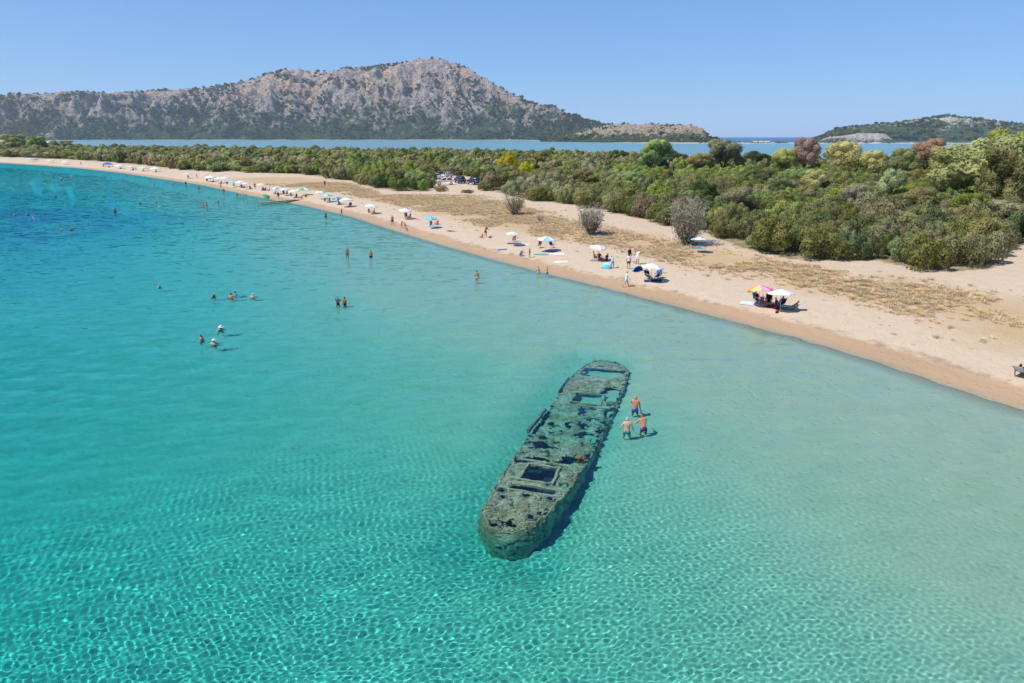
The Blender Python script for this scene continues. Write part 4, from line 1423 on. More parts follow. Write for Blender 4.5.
    for x, a, s_, tl_ in ((1.75, .92, .8, .5), (1.30, .80, .7, -.3), (1.15, -.25, .5, .5), (22.1, .72, 1.3, .1), (18.3, -1.5, 1.0, .3), (.55, -.25, .8, .8), (19.6, 1.85, 1.0, .2)):
        obj('stump', post, DARK, root, (x, -a, float(zdeck(x)) + .03), (tl_, .3 * tl_, 0), (s_ * .6, s_ * .6, s_))
    for k, x in enumerate(np.arange(7.3, 18.5, .75)):
        a = float(-fr(x)) - .10
        vv = rough(*box_arr((0, 0, 0), (.12, .20, .5)), .06, 120 + k, 2)
        obj('frame_rib', vv, (DARK, HULL, DARK)[k % 3], root, (x, -a, float(zdeck(x)) - .12 + .10 * math.sin(k * 2.3)), (.1 * math.sin(k), .15, .2 * math.cos(k * 3)))
    for k, x in enumerate(np.arange(9.0, 13.6, .9)):
        a = float(fl(x)) - .10
        obj('frame_rib', rough(*box_arr((0, 0, 0), (.10, .16, .5)), .05, 150 + k, 2), DARK, root, (x, a, float(zdeck(x)) - .1), (0, .1, .1 * k))
    # a length of bulwark still standing on the port side, and the stub aft of it
    obj('bulwark_plate', rough(*box_arr((10.95, 1.90, -.42), (3.3, .12, .5), R(-2.4)), .05, 170, 6), RIM, root)
    obj('bulwark_plate', rough(*box_arr((16.8, 1.68, -.32), (2.6, .09, .36), R(-1.0)), .05, 171, 6), DARK, root)
    # lumps of weed and shell grown over everything
    rng = np.random.default_rng(77)
    dv = np.array([w.co[:] for w in d.data.vertices]); hvv = np.array([w.co[:] for w in h.data.vertices])
    hvv = hvv[hvv[:, 2] > -1.6]
    pts_ = np.concatenate([dv[rng.integers(0, len(dv), 1500)], hvv[rng.integers(0, len(hvv), 900)]])
    bm = bmesh.new(); bmesh.ops.create_icosphere(bm, subdivisions=1, radius=1.0)
    iv = np.array([w.co[:] for w in bm.verts]); bm.verts.index_update(); jf = np.array([[w.index for w in f.verts] for f in bm.faces]); bm.free()
    parts = []
    for q_ in pts_:
        r_ = .025 + .085 * rng.random() ** 2.2
        parts.append((q_ + iv * r_ * (1 + .35 * rng.normal(size=(len(iv), 1))) * np.array([1.2, 1.2, .7]), jf))
    GROW = wreck_mat('weed_and_shell', (0.32, 0.28, 0.14), (0.62, 0.55, 0.32), (0.84, 0.78, 0.56), 0.15)
    tag(obj('weed_growth', mesh_np('weed_growth', *join_arrays(parts), False, GROW), parent=root), kind='stuff')
    for o in root.children: o.cycles.is_caustics_receiver = True


build_wreck()


# ------------------------------------------------------------------ people
def rotx(v, a):
    c_, s_ = math.cos(a), math.sin(a)
    return Vector((v.x, v.y * c_ - v.z * s_, v.y * s_ + v.z * c_))


POSES = {
    # lean, pelvis height (None: from the legs), then per side (left, right): hip, knee, leg spread, shoulder, arm spread, elbow
    'stand': dict(lean=2, hip=(2, -3), knee=(4, 4), spread=(4, 4), sh=(5, 2), ab=(10, 10), el=(12, 10)),
    'stand_still': dict(lean=6, hip=(4, 2), knee=(8, 6), spread=(6, 5), sh=(-8, -5), ab=(26, 22), el=(60, 55), head=18),
    'look_down': dict(lean=28, hip=(12, 6), knee=(14, 10), spread=(6, 6), sh=(30, 34), ab=(22, 24), el=(50, 45), head=30),
    'side_on': dict(lean=4, hip=(0, 6), knee=(4, 10), spread=(5, 5), sh=(38, 5), ab=(14, 14), el=(70, 20), head=12),
    'walk': dict(lean=5, hip=(24, -18), knee=(10, 22), spread=(2, 2), sh=(-22, 24), ab=(8, 8), el=(15, 30)),
    'bend': dict(lean=82, hip=(10, 4), knee=(16, 12), spread=(8, 8), sh=(80, 70), ab=(6, 6), el=(10, 15), head=20),
    'sit': dict(lean=-14, pel=.13, hip=(112, 100), knee=(100, 84), spread=(8, 10), sh=(40, 36), ab=(10, 10), el=(40, 45)),
    'sit_chair': dict(lean=-18, pel=.36, hip=(84, 80), knee=(70, 62), spread=(8, 8), sh=(25, 25), ab=(14, 14), el=(62, 60)),
    'recline': dict(lean=-48, pel=.40, hip=(72, 84), knee=(10, 50), spread=(6, 6), sh=(-20, -15), ab=(14, 14), el=(50, 60), head=25),
    'crouch': dict(lean=34, hip=(112, 118), knee=(138, 140), spread=(12, 12), sh=(70, 60), ab=(10, 10), el=(20, 25), head=10),
    'lie': dict(lean=-84, pel=.12, hip=(88, 100), knee=(4, 40), spread=(5, 6), sh=(-80, -60), ab=(20, 30), el=(20, 40)),
    'swim': dict(lean=10, hip=(20, 8), knee=(30, 26), spread=(10, 10), sh=(40, 30), ab=(52, 58), el=(30, 25)),
    'arms_up': dict(lean=2, hip=(4, -2), knee=(6, 4), spread=(6, 6), sh=(20, 120), ab=(40, 20), el=(50, 60)),
}
_pose_cache = {}


def make_pose(name, fingers=False):
    """skeleton for a pose, grown into one skin; returns body and clothing meshes"""
    key = (name, fingers)
    if key in _pose_cache: return _pose_cache[key]
    p = POSES[name]
    L = R(p['lean'])
    up = Vector((0, -math.sin(L), math.cos(L)))
    fwd = Vector((0, -math.cos(L), -math.sin(L)))
    J, rad = {}, {}
    def put(k, v, r, r2=None):
        J[k] = Vector(v); rad[k] = (r, r2 if r2 else r)
    def legdir(a, sp, sg):
        return Vector((sg * math.sin(R(sp)), -math.sin(R(a)) * math.cos(R(sp)), -math.cos(R(a)) * math.cos(R(sp))))
    pel = Vector((0, 0, 0))
    put('pelvis', pel, .150, .115)
    put('spine', pel + up * .18, .128, .100)
    put('chest', pel + up * .37, .160, .118)
    put('neck', pel + up * .53, .058)
    hl = L + R(p.get('head', 0))
    hup = Vector((0, -math.sin(hl), math.cos(hl))); hf = Vector((0, -math.cos(hl), -math.sin(hl)))
    put('head', J['neck'] + hup * .125 + hf * .015, .080, .095)
    put('crown', J['neck'] + hup * .225 + hf * .01, .058, .066)
    E = [('pelvis', 'spine'), ('spine', 'chest'), ('chest', 'neck'), ('neck', 'head'), ('head', 'crown')]
    for i, (sd, sg) in enumerate((('l', 1), ('r', -1))):
        put('shoulder_' + sd, J['chest'] + up * .09 + Vector((sg * .175, 0, 0)) - fwd * .005, .066)
        a = L * .0 + R(p['sh'][i])
        ab = p['ab'][i]
        d = legdir(p['sh'][i], ab, sg)
        put('elbow_' + sd, J['shoulder_' + sd] + d * .29, .044)
        d2 = legdir(p['sh'][i] + p['el'][i], ab * .35, sg)
        put('wrist_' + sd, J['elbow_' + sd] + d2 * .25, .030)
        put('palm_' + sd, J['wrist_' + sd] + d2 * .085, .034, .020)
        E += [('chest', 'shoulder_' + sd), ('shoulder_' + sd, 'elbow_' + sd), ('elbow_' + sd, 'wrist_' + sd), ('wrist_' + sd, 'palm_' + sd)]
        side = Vector((1, 0, 0)); dep = d2.cross(side).normalized()
        if fingers:
            for f, (o_, ln) in enumerate(((-.027, .075), (-.009, .088), (.009, .082), (.027, .064))):
                b1 = J['palm_' + sd] + dep * o_ + d2 * .025
                put('fa%d_%s' % (f, sd), b1 + d2 * ln * .5, .0095)
                put('fb%d_%s' % (f, sd), b1 + d2 * ln * .95 - side * sg * .018, .0075)
                E += [('palm_' + sd, 'fa%d_%s' % (f, sd)), ('fa%d_%s' % (f, sd), 'fb%d_%s' % (f, sd))]
            put('thumb_' + sd, J['palm_' + sd] - dep * .05 + d2 * .01, .010)
            E.append(('palm_' + sd, 'thumb_' + sd))
        else:
            put('tip_' + sd, J['palm_' + sd] + d2 * .085 - side * sg * .01, .022, .014)
            put('thumb_' + sd, J['palm_' + sd] - dep * .045 + d2 * .012, .011)
            E += [('palm_' + sd, 'tip_' + sd), ('palm_' + sd, 'thumb_' + sd)]
        put('hip_' + sd, pel + Vector((sg * .092, 0, -.05)), .104)
        d = legdir(p['hip'][i], p['spread'][i], sg)
        put('knee_' + sd, J['hip_' + sd] + d * .42, .060)
        d2 = legdir(p['hip'][i] - p['knee'][i], p['spread'][i] * .4, sg)
        put('calf_' + sd, J['knee_' + sd] + d2 * .14 + Vector((0, .012, 0)), .056)
        put('ankle_' + sd, J['knee_' + sd] + d2 * .40, .037)
        fd = Vector((sg * .12, -1, -.32)).normalized()
        if name in ('lie', 'recline', 'sit') or abs(d2.z) < .6: fd = (d2 * .35 + Vector((0, -.25, .85))).normalized()
        put('toe_' + sd, J['ankle_' + sd] + fd * .17, .034, .026)
        E += [('pelvis', 'hip_' + sd), ('hip_' + sd, 'knee_' + sd), ('knee_' + sd, 'calf_' + sd), ('calf_' + sd, 'ankle_' + sd), ('ankle_' + sd, 'toe_' + sd)]
    low = min(J[k].z - rad[k][1] for k in J)
    lift = p['pel'] if 'pel' in p else -low
    for k in J: J[k].z += lift
    names = list(J)
    me = bpy.data.meshes.new('skeleton')
    me.from_pydata([J[k][:] for k in names], [(names.index(a), names.index(b)) for a, b in E], [])
    o = bpy.data.objects.new('skeleton', me); C.objects.link(o)
    o.modifiers.new('skin', 'SKIN')
    if not me.skin_vertices: me.skin_vertices.new() if hasattr(me.skin_vertices, 'new') else None
    sl = me.skin_vertices[0].data
    for i, k in enumerate(names):
        sl[i].radius = rad[k]
        sl[i].use_root = (k == 'pelvis')
    ss = o.modifiers.new('smooth', 'SUBSURF'); ss.levels = 1; ss.render_levels = 1
    dg = bpy.context.evaluated_depsgraph_get()
    body = bpy.data.meshes.new_from_object(o.evaluated_get(dg))
    bpy.data.objects.remove(o)
    body.polygons.foreach_set('use_smooth', np.ones(len(body.polygons), dtype=bool))
    n = len(body.vertices)
    co = np.zeros(n * 3); body.vertices.foreach_get('co', co); co = co.reshape(-1, 3)
    # a nose
    nose = np.array(J['head'] + hf * .10 - hup * .005)
    dn_ = np.linalg.norm(co - nose, axis=1)
    k = int(np.argmin(dn_)); co[k] += np.array(hf) * .028
    body.vertices.foreach_set('co', co.ravel()); body.update()
    nr = np.zeros(n * 3); body.vertices.foreach_get('normal', nr); nr = nr.reshape(-1, 3)
    best = np.full(n, 1e9); bone = np.zeros(n, int); tpar = np.zeros(n)
    for bi, (a, b) in enumerate(E):
        A = np.array(J[a]); B = np.array(J[b]); d = B - A
        t = np.clip(((co - A) @ d) / (d @ d), 0, 1)
        ds = np.linalg.norm(co - A - t[:, None] * d, axis=1) - (rad[a][0] * (1 - t) + rad[b][0] * t) * .8
        m = ds < best
        best[m] = ds[m]; bone[m] = bi; tpar[m] = t[m]
    bn = [a.split('_')[0] + '>' + b.split('_')[0] for a, b in E]
    B_ = np.array(bn)[bone]
    rel = co - np.array(J['head'])
    hupn, hfn = np.array(hup), np.array(hf)
    faces = [tuple(q.vertices) for q in body.polygons]

    def cloth(mask, off, nm):
        fs = [f for f in faces if all(mask[i] for i in f)]
        if not fs: return None
        used = sorted({i for f in fs for i in f}); mp = {u: i for i, u in enumerate(used)}
        m_ = bpy.data.meshes.new(nm)
        m_.from_pydata([tuple(co[u] + nr[u] * off) for u in used], [], [tuple(mp[i] for i in f) for f in fs])
        m_.polygons.foreach_set('use_smooth', np.ones(len(fs), dtype=bool)); m_.update()
        return m_
    tors = np.isin(B_, ['spine>chest', 'chest>neck', 'chest>shoulder', 'pelvis>spine'])
    pelv = np.isin(B_, ['pelvis>hip']) | ((B_ == 'pelvis>spine') & (tpar < .45))
    thigh = (B_ == 'hip>knee')
    heads = np.isin(B_, ['neck>head', 'head>crown'])
    u_, f_ = rel @ hupn, rel @ hfn
    out = {
        'body': body,
        'shorts': cloth(pelv | (thigh & (tpar < .62)), .016, 'shorts'),
        'briefs': cloth(pelv | (thigh & (tpar < .12)), .010, 'briefs'),
        'shirt': cloth(tors | pelv | ((B_ == 'shoulder>elbow') & (tpar < .6)), .016, 'shirt'),
        'swimsuit': cloth((tors & (B_ != 'chest>neck') & (B_ != 'chest>shoulder')) | pelv | (thigh & (tpar < .1)), .010, 'swimsuit'),
        'dress': cloth(tors | pelv | (thigh & (tpar < .8)) | ((B_ == 'shoulder>elbow') & (tpar < .4)), .022, 'dress'),
        'hair': cloth(heads & ((u_ > .035) | (f_ < -.015)) & (u_ > -.09) & ~((f_ > .06) & (u_ < .06)), .014, 'hair'),
        'cap': cloth(heads & (u_ > .035), .022, 'cap'),
        'head_at': (J['head'] + hup * .075, hl),
    }
    _pose_cache[key] = out
    return out


def brim_mesh():
    V, F = [], []
    n = 18
    prof = [(0.0, .085), (.07, .085), (.10, .05), (.105, .0), (.19, -.03)]
    for r_, z in prof:
        for k in range(n):
            a = 2 * math.pi * k / n
            V.append((r_ * math.cos(a), r_ * math.sin(a), z))
    for i in range(len(prof) - 1):
        for k in range(n):
            F.append((i * n + k, i * n + (k + 1) % n, (i + 1) * n + (k + 1) % n, (i + 1) * n + k))
    return mesh_np('sun_hat', np.array(V), np.array(F), True)


HAT = brim_mesh()
SKIN = {'fair': plain('fair_skin', (0.56, 0.34, 0.24), .6, var=.06), 'tan': plain('tanned_skin', (0.42, 0.20, 0.11), .55, var=.08),
        'red': plain('sunburnt_skin', (0.52, 0.21, 0.12), .6, var=.08), 'deep': plain('deep_tanned_skin', (0.26, 0.12, 0.07), .55, var=.08)}
HAIRC = {'dark': plain('dark_hair', (0.020, 0.014, 0.010), .6), 'brown': plain('brown_hair', (0.07, 0.04, 0.022), .6), 'blond': plain('blond_hair', (0.40, 0.29, 0.15), .6),
         'grey': plain('grey_hair', (0.40, 0.38, 0.34), .6), 'ginger': plain('ginger_hair', (0.26, 0.10, 0.04), .6)}
CL = {'navy': (0.015, 0.03, 0.12), 'blue': (0.03, 0.12, 0.42), 'royal': (0.03, 0.09, 0.38), 'black': (0.012, 0.012, 0.014), 'white': (0.78, 0.78, 0.76), 'red': (0.62, 0.035, 0.05), 'teal': (0.05, 0.28, 0.33),
      'green': (0.08, 0.26, 0.10), 'grey': (0.22, 0.22, 0.24), 'maroon': (0.13, 0.02, 0.035), 'pink': (0.70, 0.28, 0.42), 'orange': (0.70, 0.24, 0.05), 'cyan': (0.10, 0.50, 0.66), 'purple': (0.10, 0.05, 0.16),
      'pale': (0.50, 0.58, 0.72), 'lilac': (0.36, 0.37, 0.56), 'khaki': (0.32, 0.26, 0.16)}


def fabric(c):
    return plain(c + '_fabric', CL[c], .85, var=.12, spec=.15)


def person(label, pos, pose, rz=0.0, skin='tan', hair='dark', wear=(), hat=None, scale=1.0, group=None, fingers=False, wet=False):
    P = make_pose(pose, fingers)
    b = obj('person', P['body'], SKIN[skin], None, pos, (0, 0, R(rz)), (scale,) * 3)
    tag(b, label, 'person', group)
    kids = []
    for kind, c in wear:
        if P.get(kind) is not None:
            kids.append(obj(kind, P[kind], fabric(c), b))
    if hat and hat[0] == 'cap':
        kids.append(obj('cap', P['cap'], fabric(hat[1]), b))
    elif hat and hat[0] == 'sun_hat':
        hp, hl = P['head_at']
        kids.append(obj('sun_hat', HAT, fabric(hat[1]), b, hp, (hl, 0, 0)))
        if P['hair'] is not None: kids.append(obj('hair', P['hair'], HAIRC[hair], b))
    elif P['hair'] is not None:
        kids.append(obj('hair', P['hair'], HAIRC[hair], b))
    if wet:
        for k in [b] + kids: k.cycles.is_caustics_receiver = True
    return b


def wader(px, py, label, pose='stand', rz=0, skin='tan', hair='dark', wear=(('shorts', 'navy'),), hat=None, scale=1.0, group=None, show=None, fingers=False):
    """someone in the sea: (px, py) is where the water closes round them; show = metres of body above it (None: feet on the bed)"""
    p = at(px, py, 0)
    z = gz(p.x, p.y)
    if show is not None: z = max(z, show - 1.72 * scale)
    return person(label, (p.x, p.y, z), pose, rz, skin, hair, wear, hat, scale, group, fingers, True)


def beachgoer(px, py, label, pose='stand', rz=0, skin='tan', hair='dark', wear=(('shorts', 'navy'),), hat=None, scale=1.0, group=None, dz=0.0):
    p = on_ground(px, py)
    return person(label, (p.x, p.y, p.z - .01 + dz), pose, rz, skin, hair, wear, hat, scale, group)


# the three men beside the wreck, seen from behind
wader(627, 432, 'man in a pale cap and teal trunks, lowest of three beside the wreck', 'stand_still', 172, 'fair', 'grey', (('shorts', 'teal'),), ('cap', 'lilac'), 1.05, fingers=True, show=.84)
wader(644, 430, 'stooping ginger haired man in patterned purple trunks beside the wreck', 'look_down', 196, 'red', 'ginger', (('shorts', 'purple'),), None, 1.0, fingers=True, show=.90)
wader(635, 411.5, 'suntanned man in a pale hat and blue trunks, topmost beside the wreck', 'side_on', 160, 'red', 'grey', (('shorts', 'royal'),), ('cap', 'khaki'), 1.02, fingers=True, show=.96)

# bathers in the shallows and swimmers
TB = [(('swimsuit', 'black'),), (('briefs', 'black'),), (('shorts', 'navy'),), (('briefs', 'white'),), (('shorts', 'grey'),)]
WADERS = [
    (347.5, 258, 'suntanned bather in black trunks, left of two facing the open water', 'stand', 10, 'tan', 'dark', TB[1], None, 1.0, .95),
    (371, 260, 'bather with bare back, right of two facing the open water', 'stand', 190, 'tan', 'brown', TB[2], None, .95, .9),
    (338, 305, 'dark haired bather in a dark top, left of two standing close together', 'arms_up', 30, 'tan', 'dark', (('swimsuit', 'maroon'),), None, .95, .8),
    (345, 305, 'dark haired bather in black, right of two standing close together', 'stand', 330, 'deep', 'dark', (('swimsuit', 'black'),), None, .95, .8),
    (477, 283, 'long haired woman in a white bikini standing alone in the shallows', 'stand', 165, 'tan', 'dark', (('briefs', 'white'),), None, .95, .85),
    (538, 277.5, 'bare backed child sitting up in the shallows, left of a pair', 'stand', 180, 'fair', 'dark', TB[3], None, .8, .55),
    (547, 277.5, 'child with a white armband in the shallows, right of a pair', 'arms_up', 180, 'fair', 'dark', TB[4], None, .75, .5),
    (159.5, 287, 'lone swimmer, nearest the left picture edge in the mid water', 'swim', 20, 'fair', 'blond', TB[2], None, 1.0, .34),
    (213, 296.5, 'blond swimmer at the left end of a loose foursome', 'swim', 60, 'tan', 'blond', TB[2], None, 1.0, .38),
    (230.7, 298, 'dark haired swimmer with bare red shoulders amid a loose foursome', 'swim', 180, 'red', 'dark', TB[2], None, 1.05, .55),
    (236.5, 294, 'swimmer leaning back just behind the red shouldered one', 'swim', 300, 'tan', 'dark', TB[0], None, 1.0, .36),
    (253, 298, 'swimmer in a white cap at the right end of a loose foursome', 'swim', 200, 'fair', 'grey', TB[0], ('cap', 'white'), 1.0, .5),
    (220.4, 330, 'swimmer in a white sun hat, topmost of a trio', 'swim', 40, 'fair', 'grey', TB[0], ('sun_hat', 'white'), 1.0, .42),
    (203, 340, 'swimmer turned sideways, left of a trio', 'swim', 280, 'tan', 'brown', TB[2], None, 1.0, .5),
    (213.6, 344.5, 'swimmer in a white sun hat, lowest of a trio', 'swim', 190, 'fair', 'grey', TB[0], ('sun_hat', 'white'), 1.0, .42),
    (115, 212, 'bather with dark trunks standing alone far out on the left', 'stand', 30, 'tan', 'dark', TB[2], None, 1.0, .95),
    (326, 219.5, 'small bather standing in the shallows off the busy parasols', 'stand', 10, 'deep', 'dark', TB[2], None, .9, .8),
    (154.5, 186, 'pair member bathing near the far beach, fair with bright trunks', 'stand', 10, 'fair', 'dark', (('shorts', 'orange'),), None, 1.0, 1.0),
    (172.7, 186, 'bather in dark shorts off the far beach', 'stand', 340, 'fair', 'dark', TB[2], None, 1.0, 1.0),
    (186, 186, 'dark slim bather off the far beach, right of the one in shorts', 'stand', 30, 'deep', 'dark', TB[0], None, 1.0, 1.1),
    (199, 190.5, 'bather out alone below the far beach parasols', 'stand', 10, 'tan', 'dark', TB[2], None, 1.0, .7),
    (224, 194, 'dark bather wading in front of the white parasols', 'stand', 50, 'tan', 'dark', TB[1], None, 1.0, .9),
    (237, 198, 'bather bending in the shallows left of the jetty', 'look_down', 50, 'tan', 'dark', TB[0], None, .9, .8),
    (243.5, 199, 'bather in a pale swimsuit left of the jetty', 'stand', 0, 'fair', 'dark', (('swimsuit', 'pale'),), None, 1.0, 1.1),
    (246, 198, 'child splashing beside the bather in the pale swimsuit', 'arms_up', 90, 'red', 'dark', TB[1], None, .7, .8),
    (341.6, 216, 'dark haired bather stepping into the water below the parasols', 'walk', 40, 'tan', 'dark', TB[1], None, .9, None),
    (401.5, 229, 'child in a grey top at the water edge', 'look_down', 60, 'tan', 'dark', (('shirt', 'grey'),), None, .75, None),
    (405, 228, 'child crouching at the water edge beside the one in grey', 'crouch', 200, 'tan', 'dark', TB[1], None, .75, None),
    (407.5, 232, 'child sitting in the shallows at the water edge', 'crouch', 250, 'red', 'dark', TB[1], None, .75, None),
]
for px, py, lab, pose, rz, sk, hr, wr, hat, s_, show in WADERS:
    wader(px, py, lab, pose, rz, sk, hr, wr, hat, s_, None, show)
FAR_SW = [(47, 176), (53, 177.5), (61, 180), (71.5, 179), (49, 196), (55.7, 196), (112.5, 197), (14, 215), (28, 215), (34, 219), (140, 204), (155.7, 203), (159.5, 208.5), (204, 206.5), (206.7, 207), (218, 205.5), (61.5, 229.5), (71, 230)]
for k, (px, py) in enumerate(FAR_SW):
    wader(px, py, 'distant swimmer in the blue water, %s of the scattered ones from the left' % ORD[sorted(FAR_SW).index((px, py))], 'swim', k * 77 % 360, ('fair', 'tan', 'red')[k % 3], ('dark', 'brown', 'blond')[k % 3], TB[k % 5], ('cap', 'white') if k % 3 == 0 else None, 1.05, 'swimmers far out off the beach', .5)


# ------------------------------------------------------------------ beach furniture
def gore_mesh(n=8, scallop=.06):
    """one triangular cloth panel of a parasol, apex at the origin, rim radius 1"""
    V, F = [], []
    ns_, nt_ = 5, 5
    for i in range(ns_ + 1):
        r_ = i / ns_
        for j in range(nt_ + 1):
            a = (j / nt_ - .5) * 2 * math.pi / n
            edge = math.cos(math.pi / n) / math.cos(a)
            sag = scallop * (1 - (2 * j / nt_ - 1) ** 2) * r_
            rr = r_ * edge * (1 - .4 * sag * (r_ > .99))
            V.append((rr * math.cos(a), rr * math.sin(a), -.36 * r_ ** 1.15 - .35 * sag))
    # a short valance
    for j in range(nt_ + 1):
        a = (j / nt_ - .5) * 2 * math.pi / n
        edge = math.cos(math.pi / n) / math.cos(a)
        V.append((edge * math.cos(a), edge * math.sin(a), -.44))
    for i in range(ns_ + 1):
        for j in range(nt_):
            p = i * (nt_ + 1) + j
            F.append((p, p + nt_ + 1, p + nt_ + 2, p + 1))
    return mesh_np('canopy_panel', np.array(V), np.array(F), False)


GORE = gore_mesh()
pvv, pff = tube_arrays([(0, 0, -.1), (0, 0, 1.0), (0, 0, 2.0)], [.022, .020, .018], 8)
POLE = mesh_np('pole', np.array(pvv), np.array(pff), True)
pvv, pff = tube_arrays([(0, 0, 0), (0, 0, .05), (0, 0, .09), (0, 0, .12)], [.03, .035, .02, .003], 8)
FINIAL = mesh_np('finial', np.array(pvv), np.array(pff), True)
rib_parts = []
for k in range(8):
    a = 2 * math.pi * (k + .5) / 8
    rib_parts.append(tube_arrays([(0.02 * math.cos(a), .02 * math.sin(a), -.02), (.5 * math.cos(a), .5 * math.sin(a), -.18), (.98 * math.cos(a), .98 * math.sin(a), -.375)], [.012, .01, .008], 4))
rv_, rf_ = join_arrays(rib_parts)
RIBS = mesh_np('ribs', rv_, rf_, False)
_whole = []
for k in range(8):
    gv = np.array([v.co[:] for v in GORE.vertices]); a = 2 * math.pi * k / 8
    _whole.append((np.stack([gv[:, 0] * math.cos(a) - gv[:, 1] * math.sin(a), gv[:, 0] * math.sin(a) + gv[:, 1] * math.cos(a), gv[:, 2]], -1), np.array([tuple(q.vertices) for q in GORE.polygons])))
CANOPY = mesh_np('canopy', *join_arrays(_whole))
METAL = plain('pale_metal', (0.55, 0.55, 0.55), .4, .6, .05, .5)
WOODP = plain('pale_wood', (0.42, 0.28, 0.16), .8, var=.25)
UCOL = {'white': (0.80, 0.80, 0.78), 'cream': (0.78, 0.70, 0.56), 'sky': (0.30, 0.58, 0.76), 'cyan': (0.12, 0.55, 0.66), 'pink': (0.78, 0.16, 0.42), 'orange': (0.82, 0.36, 0.14), 'yellow': (0.86, 0.62, 0.22),
        'rose': (0.80, 0.38, 0.52), 'blue': (0.06, 0.15, 0.60), 'green': (0.14, 0.42, 0.16), 'mint': (0.50, 0.72, 0.60), 'peach': (0.82, 0.55, 0.42), 'palegreen': (0.62, 0.72, 0.58), 'ice': (0.66, 0.76, 0.84)}


def cloth_mat(c):
    nm = c + '_parasol_cloth'
    if nm in _plain: return _plain[nm]
    m, t, b, o = material(nm)
    col = tuple(UCOL[c]) + (1,)
    df = nd(t, 'BsdfDiffuse'); tr = nd(t, 'BsdfTranslucent')
    P = nd(t, 'TexCoord').outputs['Object']
    cc = mixc(t, noise(t, P, 5.0, 3.0), tuple(x * .9 for x in UCOL[c]), UCOL[c])
    t.links.new(cc, df.inputs[0]); t.links.new(cc, tr.inputs[0])
    mx = nd(t, 'MixShader', i0=.18, i1=df.outputs[0], i2=tr.outputs[0])
    t.links.new(mx.outputs[0], o.inputs['Surface'])
    _plain[nm] = m
    return m


def parasol(px, py, label, cols, r=1.05, tilt=(0, 0), near=True, group=None, h=2.0):
    """(px, py): the middle of the canopy in the picture"""
    p = at(px, py, 2.6)
    for _ in range(6): p = at(px, py, gz(p.x, p.y) + h - .2 * r)
    g = gz(p.x, p.y)
    root = empty('parasol', (p.x, p.y, g), 0.3 + px * .13)
    root.rotation_euler = (R(tilt[0]), R(tilt[1]), 0.3 + (px * .13) % 1.5)
    tag(root, label, 'parasol', group)
    obj('pole', POLE, METAL, root, (0, 0, 0), None, (1, 1, h / 2.0))
    if near:
        for k in range(8):
            obj('canopy_panel', GORE, cloth_mat(cols[k % len(cols)]), root, (0, 0, h), (0, 0, 2 * math.pi * k / 8), (r, r, r * .95))
        obj('ribs', RIBS, METAL, root, (0, 0, h - .01), None, (r, r, r * .95))
    else:
        obj('canopy', CANOPY, cloth_mat(cols[0]), root, (0, 0, h), None, (r, r, r * .95))
    obj('finial', FINIAL, METAL, root, (0, 0, h))
    return root


def tubes(paths, r=.013, n=5):
    return join_arrays([tube_arrays(p, [r] * len(p), n) for p in paths])


def sheet(x0, x1, path, sag=0.0, thick=.01):
    """a strip of cloth between two rails following (y, z) points"""
    V, F = [], []
    m = len(path)
    for i, (y, z) in enumerate(path):
        for j in range(4):
            t = j / 3
            V.append((x0 + (x1 - x0) * t, y, z - sag * math.sin(t * math.pi)))
    for i in range(m - 1):
        for j in range(3):
            p = i * 4 + j
            F.append((p, p + 1, p + 5, p + 4))
    V = np.array(V); F = np.array(F)
    V2 = V - np.array([0, 0, thick])
    return np.concatenate([V, V2]), np.concatenate([F, F[:, ::-1] + len(V)])


chair_frame = mesh_np('chair_frame', *tubes([[(s_ * .28, -.30, 0), (s_ * .28, .22, .42), (s_ * .27, .42, .92)] for s_ in (-1, 1)] + [[(s_ * .26, .34, 0), (s_ * .26, -.26, .38)] for s_ in (-1, 1)] +
                                            [[(-.28, -.28, .02), (.28, -.28, .02)], [(-.26, .32, .02), (.26, .32, .02)], [(-.27, .42, .92), (.27, .42, .92)]] + [[(s_ * .28, -.24, .58), (s_ * .28, .28, .60)] for s_ in (-1, 1)]), True)
chair_seat = mesh_np('chair_seat', *sheet(-.25, .25, [(-.27, .38), (-.05, .34), (.12, .33), (.22, .36)], .03), True)
chair_back = mesh_np('chair_back', *sheet(-.25, .25, [(.22, .40), (.30, .60), (.36, .76), (.42, .90)], 0), True)
loung_frame = mesh_np('lounger_frame', *tubes([[(s_ * .30, -.95, .32), (s_ * .30, .30, .32), (s_ * .30, .88, .78)] for s_ in (-1, 1)] + [[(s_ * .30, y, .32), (s_ * .30, y - .06, 0)] for s_ in (-1, 1) for y in (-.75, .35)] +
                                              [[(-.3, -.95, .32), (.3, -.95, .32)], [(-.3, .88, .78), (.3, .88, .78)], [(-.3, .3, .32), (.3, .3, .32)]], .016), True)
loung_seat = mesh_np('lounger_seat', *sheet(-.28, .28, [(-.93, .33), (-.5, .315), (0, .31), (.29, .33)], .02), True)
loung_back = mesh_np('lounger_back', *sheet(-.28, .28, [(.31, .345), (.5, .49), (.7, .65), (.86, .78)], .015), True)


def chair(px, py, label, c, rz, kind='chair', group=None, dz=0):
    p = on_ground(px, py)
    root = empty('beach_chair' if kind == 'chair' else 'sun_lounger', (p.x, p.y, p.z), R(rz))
    tag(root, label, 'chair' if kind == 'chair' else 'sun lounger', group)
    fr_, se, ba = (chair_frame, chair_seat, chair_back) if kind == 'chair' else (loung_frame, loung_seat, loung_back)
    obj('frame', fr_, METAL, root); obj('seat', se, fabric(c), root); obj('backrest', ba, fabric(c), root)
    return root


